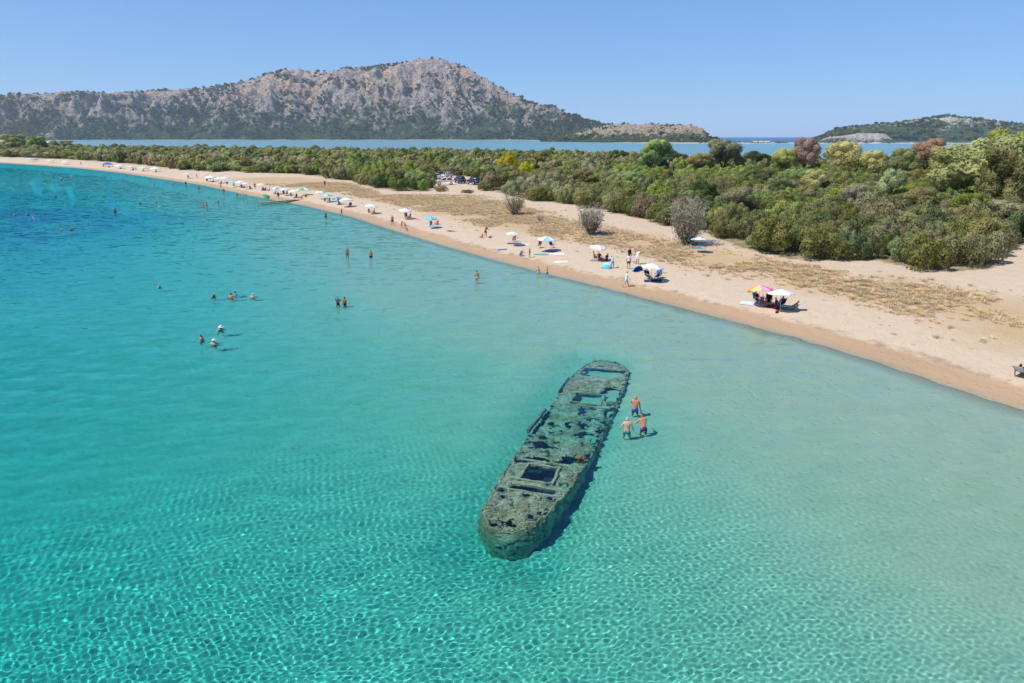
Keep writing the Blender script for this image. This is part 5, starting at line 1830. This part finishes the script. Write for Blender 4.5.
def towel(px, py, label, c, rz, w=.9, l=1.8, group=None):
    p = on_ground(px, py)
    nx_, ny_ = 9, 15
    X, Y = np.meshgrid(np.linspace(-w / 2, w / 2, nx_), np.linspace(-l / 2, l / 2, ny_))
    rz_ = R(rz)
    WX = p.x + X * math.cos(rz_) - Y * math.sin(rz_); WY = p.y + X * math.sin(rz_) + Y * math.cos(rz_)
    Z = ground_z(WX, WY) - p.z + .035 + .02 * fbm(X * 4, Y * 4 + px, 2, 5)
    V = np.stack([X, Y, Z], -1).reshape(-1, 3)
    F = grid_faces(ny_, nx_)
    V2 = V - np.array([0, 0, .015])
    me = mesh_np('towel', np.concatenate([V, V2]), np.concatenate([F, F[:, ::-1] + len(V)]), True)
    o = obj('beach_towel', me, fabric(c), None, p, (0, 0, rz_))
    return tag(o, label, 'towel', group)


def bag(px, py, label, c, rz=0, s=1.0):
    p = on_ground(px, py)
    root = empty('beach_bag', (p.x, p.y, p.z), R(rz), (s, s, s))
    tag(root, label, 'bag')
    bm = bmesh.new()
    prof = [(.22, .12, 0), (.26, .15, .12), (.25, .13, .26), (.22, .07, .36)]
    rings = []
    for a, b_, z in prof:
        rings.append([bm.verts.new((a * math.copysign(abs(math.cos(t)) ** .6, math.cos(t)), b_ * math.copysign(abs(math.sin(t)) ** .6, math.sin(t)), z)) for t in [2 * math.pi * k / 14 for k in range(14)]])
    for i in range(3):
        for k in range(14): bm.faces.new((rings[i][k], rings[i][(k + 1) % 14], rings[i + 1][(k + 1) % 14], rings[i + 1][k]))
    bm.faces.new(rings[0][::-1]); bm.faces.new(rings[-1])
    obj('pouch', bm_mesh('pouch', bm, None, True), fabric(c), root)
    obj('handle', mesh_np('handle', *tubes([[(-.12, 0, .34), (-.1, 0, .48), (0, 0, .54), (.1, 0, .48), (.12, 0, .34)]], .014)), fabric('khaki'), root)
    return root


# -- group under the pink and the white parasol, right
parasol(761, 287.5, 'pink, orange and yellow striped parasol nearest the camera', ['orange', 'yellow', 'orange', 'yellow', 'rose', 'pink', 'pink', 'rose'], 1.15, (0, 6))
parasol(782.5, 292, 'white parasol standing beside the pink and orange one', ['white', 'ice'], 1.10, (0, 8))
chair(757, 303, 'blue folding chair under the pink and orange parasol, left', 'blue', 30)
chair(768.5, 304.5, 'maroon folding chair under the pink and orange parasol, right', 'maroon', -20)
chair(780.5, 307.5, 'navy folding chair in the shade of the white parasol', 'navy', 200)
chair(792, 310, 'bright cyan sun lounger beside the white parasol', 'cyan', -118, 'lounger')
towel(750, 303.5, 'pale blue towel spread left of the pink and orange parasol', 'pale', 60, 1.0, 1.7)
towel(774, 307, 'dark maroon towel between the pink and the white parasol', 'maroon', 30, 1.0, 1.6)
beachgoer(757, 303, 'person in a maroon top seated in the blue chair', 'sit_chair', 30, 'tan', 'dark', (('shirt', 'maroon'), ('shorts', 'black')))
beachgoer(762.5, 302, 'child in a pink shirt sitting under the pink and orange parasol', 'sit', -10, 'fair', 'dark', (('shirt', 'pink'),), None, .85)
beachgoer(768.5, 304.5, 'person in black seated in the maroon chair', 'sit_chair', -20, 'tan', 'dark', (('shirt', 'black'), ('shorts', 'maroon')))
beachgoer(777, 307, 'person in dark red sitting on the dark towel', 'sit', 60, 'deep', 'dark', (('shirt', 'maroon'), ('shorts', 'black')))
beachgoer(780.5, 307.5, 'person in navy seated in the navy chair', 'sit_chair', 200, 'tan', 'dark', (('shirt', 'navy'), ('shorts', 'blue')))
beachgoer(792, 310, 'sunbather in black trunks reclining on the cyan lounger', 'recline', -118, 'tan', 'dark', (('briefs', 'black'),), dz=-.08)
bag(777, 313, 'small dark bag on the sand in front of the cyan lounger', 'maroon', 20, .6)

# -- white parasol at the picture's middle right
parasol(651, 265.5, 'white parasol beside a cyan beach shelter', ['white', 'white', 'ice', 'white'], 1.15, (4, 6))
chair(648, 279, 'black folding chair under the white parasol by the cyan shelter', 'black', 40)
chair(658, 278.5, 'blue folding chair under the white parasol by the cyan shelter', 'blue', -40)
beachgoer(648, 279, 'person in black seated in the black chair', 'sit_chair', 40, 'tan', 'dark', (('shirt', 'black'), ('shorts', 'black')))
beachgoer(658, 278.5, 'person in a blue shirt seated in the blue chair', 'sit_chair', -40, 'tan', 'brown', (('shirt', 'blue'), ('shorts', 'navy')))
towel(653, 281, 'dark towel under the white parasol by the cyan shelter', 'navy', 80, .9, 1.8)


def shelter(px, py, label, c1, c2, rz, s=1.0):
    """a small half-open beach tent"""
    p = on_ground(px, py)
    root = empty('beach_shelter', (p.x, p.y, p.z - .02), R(rz), (s, s, s))
    tag(root, label, 'beach shelter')
    def dome(a0, a1, n_=6, m_=7):
        V, F = [], []
        for i in range(n_ + 1):
            a = a0 + (a1 - a0) * i / n_
            for j in range(m_ + 1):
                t = math.pi * j / m_
                V.append((1.0 * math.cos(t), -.75 * math.cos(a) * math.sin(t) ** .8, 1.05 * math.sin(a) * math.sin(t) ** .8))
        for i in range(n_):
            for j in range(m_):
                q_ = i * (m_ + 1) + j
                F.append((q_, q_ + 1, q_ + m_ + 2, q_ + m_ + 1))
        return mesh_np('shelter_panel', np.array(V), np.array(F), True)
    obj('roof_panel', dome(R(70), R(125)), fabric(c1), root)
    obj('back_panel', dome(R(125), R(180)), fabric(c2), root)
    obj('groundsheet', mesh_np('groundsheet', *box_arr((0, 0, .025), (1.9, 1.3, .02))), fabric('navy'), root)
    return root


shelter(638, 271, 'cyan and blue beach shelter left of the white parasol', 'cyan', 'blue', 20, .62)
beachgoer(629, 262, 'standing woman in a black top, behind two others in pale clothes', 'stand', 30, 'tan', 'dark', (('shirt', 'black'), ('shorts', 'white')))
beachgoer(637.5, 264, 'standing person in white beside the woman in the black top', 'arms_up', -40, 'tan', 'dark', (('dress', 'white'),))
beachgoer(628.5, 269, 'standing person in a white shirt and dark shorts, front of three', 'stand', 190, 'tan', 'dark', (('shirt', 'white'), ('shorts', 'black')))
beachgoer(626, 287, 'person in a white shirt walking along the wet sand', 'walk', 80, 'fair', 'brown', (('shirt', 'white'), ('shorts', 'pale')))

# -- white parasol left of it
parasol(597, 246, 'white parasol with several people in dark clothes beneath it', ['white', 'cream'], 1.05, (6, -4))
beachgoer(594.5, 258, 'person in khaki lying under the white parasol', 'sit', 80, 'tan', 'brown', (('shirt', 'khaki'), ('shorts', 'grey')))
beachgoer(599.5, 259, 'person in brown seated under the white parasol', 'sit', 20, 'tan', 'dark', (('shirt', 'maroon'), ('shorts', 'grey')))
beachgoer(606.5, 260.5, 'person in black seated at the edge of the white parasol shade', 'sit', -60, 'tan', 'dark', (('shirt', 'black'), ('shorts', 'black')))
towel(600, 260.5, 'grey towel under the white parasol with the seated party', 'grey', 70, 1.2, 2.2)
shelter(607, 268, 'pale blue windbreak shelter in front of the seated party', 'pale', 'cyan', 150, .6)
beachgoer(612.5, 268.5, 'person in pale blue standing at the windbreak shelter', 'look_down', 200, 'tan', 'dark', (('shirt', 'pale'), ('shorts', 'cyan')), None, .9)
towel(561, 262, 'white towel lying alone on the bare sand', 'white', 80, .8, 1.6)

# -- striped parasol with two chairs
parasol(545.6, 238, 'blue and white striped parasol with two empty dark chairs', ['white', 'sky', 'white', 'ice'], 1.25, (3, 4))
chair(539, 248, 'brown folding chair left of the striped parasol pole', 'maroon', -30)
chair(552, 247.5, 'dark green folding chair right of the striped parasol pole', 'navy', 140)
towel(549, 251.5, 'dark purple towel below the striped parasol', 'purple', 60, 1.1, 1.9)
towel(557, 254, 'white towel right of the dark purple one', 'white', 75, 1.0, 1.9)
towel(541, 254.5, 'narrow teal mat below the striped parasol', 'teal', 60, .6, 1.8)

# -- pale parasol with kneeling person
parasol(511.6, 233, 'pale green and white parasol with one person in blue beneath it', ['white', 'palegreen'], 1.0, (2, 6))
beachgoer(513, 241.5, 'person in a blue shirt crouching under the pale green parasol', 'crouch', 60, 'tan', 'dark', (('shirt', 'navy'), ('shorts', 'teal')))
towel(514, 243.5, 'dark purple towel at the pale green parasol', 'purple', 75, 1.0, 1.9)
towel(523, 244.5, 'white towel beside the dark purple one at the pale green parasol', 'white', 80, .8, 1.6)
towel(502, 249.5, 'small blue mat near the water edge', 'blue', 80, .6, 1.3)
beachgoer(520, 256.5, 'child in a blue shirt crouching and digging in the wet sand', 'crouch', 120, 'tan', 'brown', (('shirt', 'blue'), ('shorts', 'navy')), None, .85)
beachgoer(529.5, 257.5, 'child in dark swimwear standing in the wet sand', 'stand', 70, 'tan', 'dark', (('swimsuit', 'black'),), None, .72)

# -- red shirt and lying sunbather
beachgoer(485.5, 237, 'person in a bright red shirt bending over a sitting child', 'look_down', 40, 'tan', 'dark', (('shirt', 'red'), ('shorts', 'black')))
beachgoer(482, 238, 'child in orange sitting on the sand before the red shirt', 'sit', 230, 'tan', 'dark', (('shirt', 'orange'),), None, .8)
bag(490, 238, 'pale bag on the sand right of the red shirt', 'khaki', 40, .9)
beachgoer(452, 231.5, 'sunbather lying flat on the bare sand', 'lie', 75, 'tan', 'dark', (('briefs', 'black'),))

# -- parasols further along, right to left
parasol(430, 217.5, 'cyan and sky blue parasol with two people beneath it', ['cyan', 'sky'], 1.1, (4, 0))
beachgoer(431, 225, 'person in navy seated under the cyan parasol', 'sit', 0, 'tan', 'dark', (('shirt', 'navy'), ('shorts', 'teal')))
beachgoer(437.5, 224.5, 'person in red seated right of the cyan parasol', 'sit', -30, 'red', 'dark', (('shirt', 'red'), ('shorts', 'maroon')))
towel(433, 226, 'cyan towel under the cyan parasol', 'cyan', 75, 1.0, 1.9)
parasol(404.5, 209.5, 'white parasol with a navy chair, next right of the green and white row', ['white'], 1.2, (3, 5))
chair(406, 218, 'navy folding chair under the white parasol with one sitter', 'navy', 10)
beachgoer(406, 218, 'person in black sitting in the navy chair under a white parasol', 'sit_chair', 10, 'tan', 'dark', (('shirt', 'black'), ('shorts', 'navy')))
beachgoer(410, 217.5, 'person in maroon sitting on the sand by the navy chair', 'sit', -60, 'tan', 'dark', (('shirt', 'maroon'),))
beachgoer(392.5, 225.5, 'tall suntanned bather in black trunks at the water edge', 'stand', 200, 'red', 'dark', (('shorts', 'black'),), None, 1.05)
parasol(370.5, 205, 'white parasol sheltering two people, third from the tall bather', ['white', 'ice'], 1.3, (2, 4))
beachgoer(369, 212.5, 'person in blue seated under the white parasol, left of two', 'sit', 20, 'tan', 'dark', (('shirt', 'blue'),))
beachgoer(374, 212.5, 'person in khaki seated under the white parasol, right of two', 'sit', -30, 'tan', 'dark', (('shirt', 'khaki'), ('shorts', 'black')))
parasol(346, 199, 'large white parasol with a dark chair, beside a blue windbreak', ['white'], 1.6, (0, 6), True)
chair(350, 207, 'black folding chair under the large white parasol', 'black', -20)
beachgoer(350, 207, 'person in dark grey in the black chair under the large white parasol', 'sit_chair', -20, 'tan', 'dark', (('shirt', 'black'), ('shorts', 'grey')))
beachgoer(339, 204, 'person in brown lying in the shade left of the large white parasol', 'sit', 60, 'tan', 'dark', (('shirt', 'khaki'), ('shorts', 'maroon')))
parasol(337, 197.5, 'blue parasol low behind the large white one', ['blue', 'sky'], 1.1, (14, -6), True, None, 1.7)
parasol(326.5, 194.5, 'light cyan parasol over two seated people', ['cyan', 'mint'], 1.4, (0, 3))
beachgoer(325, 201, 'person in maroon seated under the light cyan parasol', 'sit', 10, 'tan', 'dark', (('shirt', 'maroon'),))
beachgoer(329.5, 201, 'person in black seated under the light cyan parasol', 'sit', -20, 'tan', 'dark', (('shirt', 'black'),))
parasol(320, 191.5, 'pale peach parasol behind the light cyan one', ['peach', 'white'], 1.2, (0, -5))
parasol(303, 188.5, 'green and white parasol, the widest of the crowded row', ['palegreen', 'green', 'white', 'palegreen'], 1.7, (0, 4))
beachgoer(306, 197, 'person in black sitting under the green and white parasol', 'sit', 0, 'deep', 'dark', (('shirt', 'black'), ('shorts', 'black')))
beachgoer(301, 199.5, 'person in bright red at the water side of the green and white parasol', 'crouch', 60, 'red', 'dark', (('shirt', 'red'),))
beachgoer(325, 186.5, 'lone person in maroon standing on the dune behind the parasols', 'stand', 0, 'deep', 'dark', (('shirt', 'maroon'), ('shorts', 'black')))
parasol(293.5, 190.5, 'white parasol just left of the green and white one', ['white'], 1.4)
parasol(284.5, 188.5, 'white parasol between a cyan one and another white one', ['white', 'ice'], 1.3)
parasol(277, 187.5, 'bright cyan parasol in the crowded row', ['cyan', 'white'], 1.4)
parasol(261, 184, 'cream parasol in the crowded row above the green one', ['cream'], 1.3)
parasol(264, 194.5, 'small tilted green parasol at the end of the jetty', ['green'], .95, (28, -22), True, None, 1.6)
parasol(245.5, 183, 'off white parasol touching a larger white one', ['ice'], 1.2)
parasol(240, 181.5, 'large white parasol in the crowded row', ['white'], 1.5)
parasol(233.5, 181, 'pale blue parasol left of the large white one', ['sky'], 1.3, (10, -10))
parasol(224, 177.5, 'white parasol, right of a touching pair', ['white'], 1.7)
parasol(218.5, 177.8, 'white parasol, left of a touching pair', ['white', 'ice'], 1.5)
parasol(210, 176.5, 'wide white parasol at the left end of the crowded row', ['white'], 1.9)
parasol(204.5, 174, 'faded beige parasol behind the wide white one', ['peach'], 1.4)
parasol(187, 173.5, 'small white parasol standing apart on the narrow beach', ['white', 'peach'], 1.4)
FARP = [(155, 168, 'white', 'white parasol right of the pale green one on the narrow beach'), (143, 167.3, 'palegreen', 'pale green parasol on the narrow beach'), (130.5, 166.5, 'ice', 'tilted white parasol left of the pale green one'),
        (119, 165, 'white', 'white parasol next to the blue one on the narrow beach'), (107, 163.3, 'blue', 'bright blue parasol on the narrow beach'), (65, 161.3, 'white', 'white parasol nearest to the blue one on its left side'),
        (50, 160, 'cream', 'cream parasol far along the narrow beach'), (33.5, 158.6, 'ice', 'pale parasol, right of a pair by the left picture edge'), (29, 158.4, 'mint', 'pale green parasol, left of a pair by the left picture edge')]
for px, py, c, lab in FARP:
    parasol(px, py, lab, [c], 2.1 if c != 'blue' else 2.5, (0, 14 if c == 'ice' else 0), False)
CROWD = [(213, 182, 'maroon'), (207, 181, 'black'), (221, 183.5, 'navy'), (227, 184, 'navy'), (234, 185.5, 'khaki'), (241.5, 187, 'black'), (244, 188, 'grey'), (250, 188.5, 'purple'), (263, 190, 'navy'), (265.5, 190, 'navy'),
         (269, 190.5, 'pale'), (275.5, 194, 'blue'), (283.5, 193.5, 'maroon'), (287, 194, 'maroon'), (291, 196, 'blue'), (296.5, 197, 'black'), (188, 177.5, 'maroon'), (156, 171.5, 'black'), (143.5, 170.5, 'navy'),
         (133, 170, 'black'), (121, 168.5, 'grey'), (109, 167.5, 'maroon'), (103.5, 166.5, 'black')]
cn = {'maroon': 'dark red', 'black': 'black', 'navy': 'navy', 'khaki': 'khaki', 'grey': 'grey', 'purple': 'purple', 'pale': 'pale blue', 'blue': 'blue'}
for k, (px, py, c) in enumerate(CROWD):
    same = sorted(q[0] for q in CROWD if q[2] == c)
    beachgoer(px, py, 'far off sitter in %s under the row of parasols' % cn[c] + ('' if len(same) == 1 else ', %s such from the left' % ORD[same.index(px)]), 'sit', (k * 67) % 120 - 60, ('tan', 'deep', 'tan')[k % 3], 'dark', (('shirt', c), ('shorts', ('black', 'navy', 'teal')[k % 3])), None, 1.1, 'far off sitters in %s' % cn[c])
beachgoer(255, 189, 'person standing upright between the parasols of the crowded row', 'stand', 20, 'tan', 'dark', (('shorts', 'maroon'),), None, 1.05)
beachgoer(278.5, 199, 'person in black standing on the sand by the jetty', 'stand', 10, 'tan', 'dark', (('shirt', 'black'), ('shorts', 'black')), None, 1.05)
beachgoer(221, 188.5, 'suntanned bather walking at the water edge below the white pair', 'walk', 70, 'red', 'dark', (('shorts', 'orange'),), None, 1.0)
beachgoer(81, 165, 'lone suntanned walker on the narrow beach', 'walk', 70, 'red', 'dark', (('shorts', 'maroon'),), None, 1.1)
beachgoer(197, 178.5, 'walker in orange trunks left of the wide white parasol', 'walk', 250, 'tan', 'dark', (('shorts', 'orange'),))

# -- by the largest dry shrub and the right edge
parasol(699, 238.5, 'sky blue and white parasol beside the largest dry shrub', ['sky', 'white', 'ice'], 1.05, (0, 10))
chair(688.5, 246.5, 'black folding chair in the shade of the largest dry shrub', 'black', 10)
beachgoer(688.5, 246.5, 'person in black seated at the foot of the largest dry shrub', 'sit_chair', 10, 'tan', 'dark', (('shirt', 'black'), ('shorts', 'blue')))
towel(694, 248, 'teal towel under the sky blue parasol', 'teal', 80, 1.0, 2.0)
beachgoer(582.5, 229, 'person in white half hidden by the left dry shrub', 'stand', 30, 'fair', 'dark', (('shirt', 'white'), ('shorts', 'grey')), None, .9)
bag(599, 235, 'blue bag at the foot of the left dry shrub', 'blue', 10, 1.3)
chair(1022, 376, 'pale blue sun lounger cut by the right picture edge', 'pale', 120, 'lounger')
beachgoer(1022, 376, 'sunbather in navy reclining at the right picture edge', 'recline', 120, 'tan', 'dark', (('shirt', 'navy'), ('shorts', 'cyan')), dz=-.08)


# ------------------------------------------------------------------ jetty
def build_jetty():
    a = at(258.5, 202.5, .45); b = at(298, 199.3, .5)
    d = b - a; L_ = d.length; rz = math.atan2(d.y, d.x)
    root = empty('low_jetty', (a.x, a.y, 0), rz)
    tag(root, 'low weathered plank jetty running off the beach beside the green parasol', 'jetty')
    W = plain('weathered_planks', (0.36, 0.27, 0.17), .9, var=.3, scale=3)
    n_ = int(L_ / .34)
    pl = mesh_np('plank', *box_arr((0, 0, 0), (.30, 1.7, .07)))
    pl.materials.append(W)
    for k in range(n_):
        obj('plank', pl, W, root, (.17 + k * .34, 0, .48 + .012 * math.sin(k * 5.1)), (0, .01 * math.sin(k * 3), .015 * math.sin(k * 7)))
    for y in (-.6, .6):
        obj('stringer', mesh_np('stringer', *box_arr((L_ / 2, y, .36), (L_, .14, .16))), W, root)
    ps = mesh_np('post', *tube_arrays([(0, 0, -1.1), (0, 0, -.2), (0, 0, .70)], [.10, .10, .09], 8))
    for k in range(4):
        for y in (-.92, .92): obj('post', ps, W, root, (.4 + k * (L_ - .8) / 3, y, 0))


build_jetty()


# ------------------------------------------------------------------ cars
def car_body_arrays():
    prof = [(-2.05, .32), (-2.12, .62), (-2.02, .92), (-1.05, .98), (1.45, 1.0), (2.0, .96), (2.1, .66), (2.05, .32)]
    half = .86
    V, F = [], []
    n_ = len(prof)
    for sy, inset in ((-1, .06), (-1, 0), (1, 0), (1, .06)):
        for x, z in prof:
            V.append((x * (1 - inset * .3), sy * (half - inset), z + (.0 if inset == 0 else (.03 if z > .9 else 0))))
    for r_ in range(3):
        for k in range(n_ - 1):
            a_ = r_ * n_ + k
            F.append((a_, a_ + 1, a_ + n_ + 1, a_ + n_))
    F.append((n_ - 1, 0, n_, 2 * n_ - 1)); F.append((2 * n_ - 1, n_, 2 * n_, 3 * n_ - 1)); F.append((3 * n_ - 1, 2 * n_, 3 * n_, 4 * n_ - 1))
    bm = bmesh.new()
    vs = [bm.verts.new(p) for p in V]
    for f in F: bm.faces.new([vs[i] for i in f])
    bm.faces.new([vs[i] for i in range(n_)][::-1]); bm.faces.new([vs[3 * n_ + i] for i in range(n_)])
    bmesh.ops.recalc_face_normals(bm, faces=bm.faces[:])
    bmesh.ops.bevel(bm, geom=bm.edges[:], offset=.05, segments=2, affect='EDGES')
    return bm_mesh('car_body', bm, None, True)


def cabin():
    """glass house: lower ring, upper ring"""
    lo = [(-1.25, -.80), (1.75, -.80), (1.75, .80), (-1.25, .80)]
    hi = [(-.55, -.62), (1.35, -.62), (1.35, .62), (-.55, .62)]
    z0, z1 = .97, 1.46
    quads = {'windscreen': (0, 3), 'rear_window': (2, 1), 'side_window': (1, 0)}
    out = {}
    L3 = [Vector((x, y, z0)) for x, y in lo]; H3 = [Vector((x, y, z1)) for x, y in hi]
    def pane(i, j, t0, t1):
        p = [L3[i].lerp(L3[j], t0), L3[i].lerp(L3[j], t1), H3[i].lerp(H3[j], t1), H3[i].lerp(H3[j], t0)]
        c = sum(p, Vector()) / 4
        q_ = [c + (v - c) * .93 for v in p]
        nrm = (q_[1] - q_[0]).cross(q_[3] - q_[0]).normalized()
        if nrm.dot(c - Vector((.4, 0, 1.2))) < 0: nrm = -nrm
        o1 = [v + nrm * .012 for v in q_]; o0 = [v - nrm * .012 for v in q_]
        V = np.array([v[:] for v in o1 + o0])
        F = np.array([(0, 1, 2, 3), (7, 6, 5, 4), (0, 4, 5, 1), (1, 5, 6, 2), (2, 6, 7, 3), (3, 7, 4, 0)])
        return mesh_np('pane', V, F)
    panes = [('windscreen', pane(3, 0, .03, .97)), ('rear_window', pane(1, 2, .03, .97))]
    for i, j in ((0, 1), (2, 3)):
        panes.append(('side_window', pane(i, j, .04, .48))); panes.append(('side_window', pane(i, j, .52, .95)))
    bm = bmesh.new()
    vs = [bm.verts.new(v) for v in L3] + [bm.verts.new(v) for v in H3]
    for i in range(4): bm.faces.new((vs[i], vs[(i + 1) % 4], vs[4 + (i + 1) % 4], vs[4 + i]))
    bm.faces.new(vs[4:8]); bm.faces.new(vs[0:4][::-1])
    bmesh.ops.bevel(bm, geom=bm.edges[:], offset=.03, segments=2, affect='EDGES')
    return bm_mesh('car_roof', bm, None, True), panes


CAR_B = car_body_arrays()
CAR_R, CAR_P = cabin()
wv, wf = tube_arrays([(0, -.11, 0), (0, -.10, 0), (0, .10, 0), (0, .11, 0)], [.25, .33, .33, .25], 16)
TYRE = mesh_np('tyre', np.array(wv), np.array(wf), True)
wv, wf = tube_arrays([(0, -.115, 0), (0, -.114, 0), (0, .114, 0), (0, .115, 0)], [.02, .21, .21, .02], 12)
RIMW = mesh_np('rim', np.array(wv), np.array(wf), False)
LAMP = mesh_np('lamp', *box_arr((0, 0, 0), (.06, .34, .15)))
GLASS = plain('dark_car_glass', (0.02, 0.035, 0.045), .08, var=.1, spec=.8)
RUB = plain('tyre_rubber', (0.02, 0.02, 0.02), .8)
LAMPW = plain('headlight_glass', (0.7, 0.72, 0.75), .15, spec=.7); LAMPR = plain('tail_light_red', (0.4, 0.02, 0.02), .2, spec=.7)
PAINT = {'white': plain('white_car_paint', (0.78, 0.79, 0.80), .25, var=.03, spec=.6), 'navy': plain('navy_car_paint', (0.02, 0.05, 0.12), .2, .3, .05, .6), 'silver': plain('silver_car_paint', (0.55, 0.60, 0.62), .3, .4, .05, .6),
         'grey': plain('grey_car_paint', (0.10, 0.12, 0.14), .25, .3, .05, .6), 'teal': plain('teal_car_paint', (0.02, 0.12, 0.16), .25, .3, .05, .6)}


def car(px, py, label, c, rz, s=1.0, tall=1.0):
    p = on_ground(px, py)
    root = empty('parked_car', (p.x, p.y, p.z), R(rz), (s, s, s * tall))
    tag(root, label, 'car')
    b_ = obj('body', CAR_B, PAINT[c], root)
    obj('roof', CAR_R, PAINT[c], root)
    for nm, me in CAR_P: obj(nm, me, GLASS, root)
    for x in (-1.3, 1.3):
        for y in (-.78, .78):
            w_ = obj('wheel', TYRE, RUB, root, (x, y, .33)); obj('rim', RIMW, METAL, w_)
    for y in (-.62, .62):
        obj('headlight', LAMP, LAMPW, root, (-2.09, y, .70)); obj('tail_light', LAMP, LAMPR, root, (2.06, y, .74))


car(445, 185, 'white estate car, side on, in front of the parked row', 'white', 12, 1.3, 1.1)
car(447, 177.5, 'pale car behind the white estate car', 'white', 70, 1.2, 1.05)
car(437, 178.5, 'small white car half hidden behind the green shrub', 'white', 100, 1.15)
car(460, 183, 'dark navy car in the middle of the parked row', 'navy', -70, 1.3, 1.12)
car(474, 184.5, 'dark car at the right end of the parked row', 'navy', -60, 1.3, 1.08)
car(341.5, 174.5, 'dark teal car half hidden in the scrub above the parasols', 'teal', 10, 1.1)
car(389, 167, 'pale van roof showing above the scrub', 'white', 20, 1.2, 1.35)
car(194, 168.5, 'dark grey car at the edge of the scrub behind the narrow beach', 'grey', 5, 1.2, 1.1)


# ------------------------------------------------------------------ small buildings far off
def hut(name, label, x, y, z, rz, w, d_, h, wall_c, roof_c, windows=3):
    root = empty(name, (x, y, z), rz)
    tag(root, label, 'building')
    WALL = plain(wall_c[0], wall_c[1], .9); ROOF = plain(roof_c[0], roof_c[1], .9); DK = plain('dark_window', (0.03, 0.035, 0.04), .2)
    obj('wall', mesh_np('wall', *box_arr((0, 0, h / 2), (w, d_, h))), WALL, root)
    V = np.array([(-w * .55, -d_ * .6, h), (w * .55, -d_ * .6, h), (w * .55, d_ * .6, h), (-w * .55, d_ * .6, h), (-w * .5, 0, h + d_ * .28), (w * .5, 0, h + d_ * .28), (-w * .55, -d_ * .6, h + .12), (w * .55, -d_ * .6, h + .12), (w * .55, d_ * .6, h + .12), (-w * .55, d_ * .6, h + .12)])
    me = bpy.data.meshes.new('roof')
    me.from_pydata(V.tolist(), [], [(3, 2, 1, 0), (0, 1, 7, 6), (1, 2, 8, 7), (2, 3, 9, 8), (3, 0, 6, 9), (6, 7, 5, 4), (8, 9, 4, 5), (7, 8, 5), (9, 6, 4)])
    obj('roof', me, ROOF, root)
    for k in range(windows):
        xx = -w * .36 + k * w * .72 / max(1, windows - 1)
        obj('window' if k != 1 else 'door', mesh_np('opening', *box_arr((xx, -d_ / 2 - .02, h * (.55 if k != 1 else .42)), (w * .12, .08, h * (.35 if k != 1 else .8)))), DK, root)


b_ = at(47, 143.3, 4.0)
hut('low_building', 'low pale building among the trees at the foot of the mountain', b_.x, b_.y, gz(b_.x, b_.y), .1, 13, 7, 3.2, ('pale_plaster', (0.62, 0.60, 0.56)), ('pale_roof', (0.60, 0.58, 0.54)))
for k, (px, lab) in enumerate(((755.5, 'tiny pale hut on the sandbar, leftmost of three'), (761.5, 'tiny pale hut on the sandbar, middle of three'), (767.5, 'tiny pale hut on the sandbar, rightmost of three'))):
    q_ = at_depth(px, 141.5, 1612)
    hut('beach_hut', lab, q_.x, 1612, 1.0, .1 * k, 9 + k, 6, 2.8, ('hut_wall', (0.66, 0.60, 0.54)), ('hut_roof', (0.62, 0.52, 0.45)))


# ------------------------------------------------------------------ haze
def build_haze():
    a, b = (-40000, -600, -16), (40000, 45000, 560)
    V = [(x, y, z) for x in (a[0], b[0]) for y in (a[1], b[1]) for z in (a[2], b[2])]
    F = [(0, 1, 3, 2), (4, 6, 7, 5), (0, 4, 5, 1), (2, 3, 7, 6), (0, 2, 6, 4), (1, 5, 7, 3)]
    m, t, bs_, o = material('haze')
    t.nodes.remove(bs_)
    pv = nd(t, 'VolumePrincipled', Density=0.000048, Anisotropy=0.1)
    pv.inputs['Color'].default_value = (0.80, 0.90, 1.0, 1)
    t.links.new(pv.outputs[0], o.inputs['Volume'])
    h = obj('haze', mesh_np('haze', V, F, False, m))
    tag(h, kind='stuff')


build_haze()
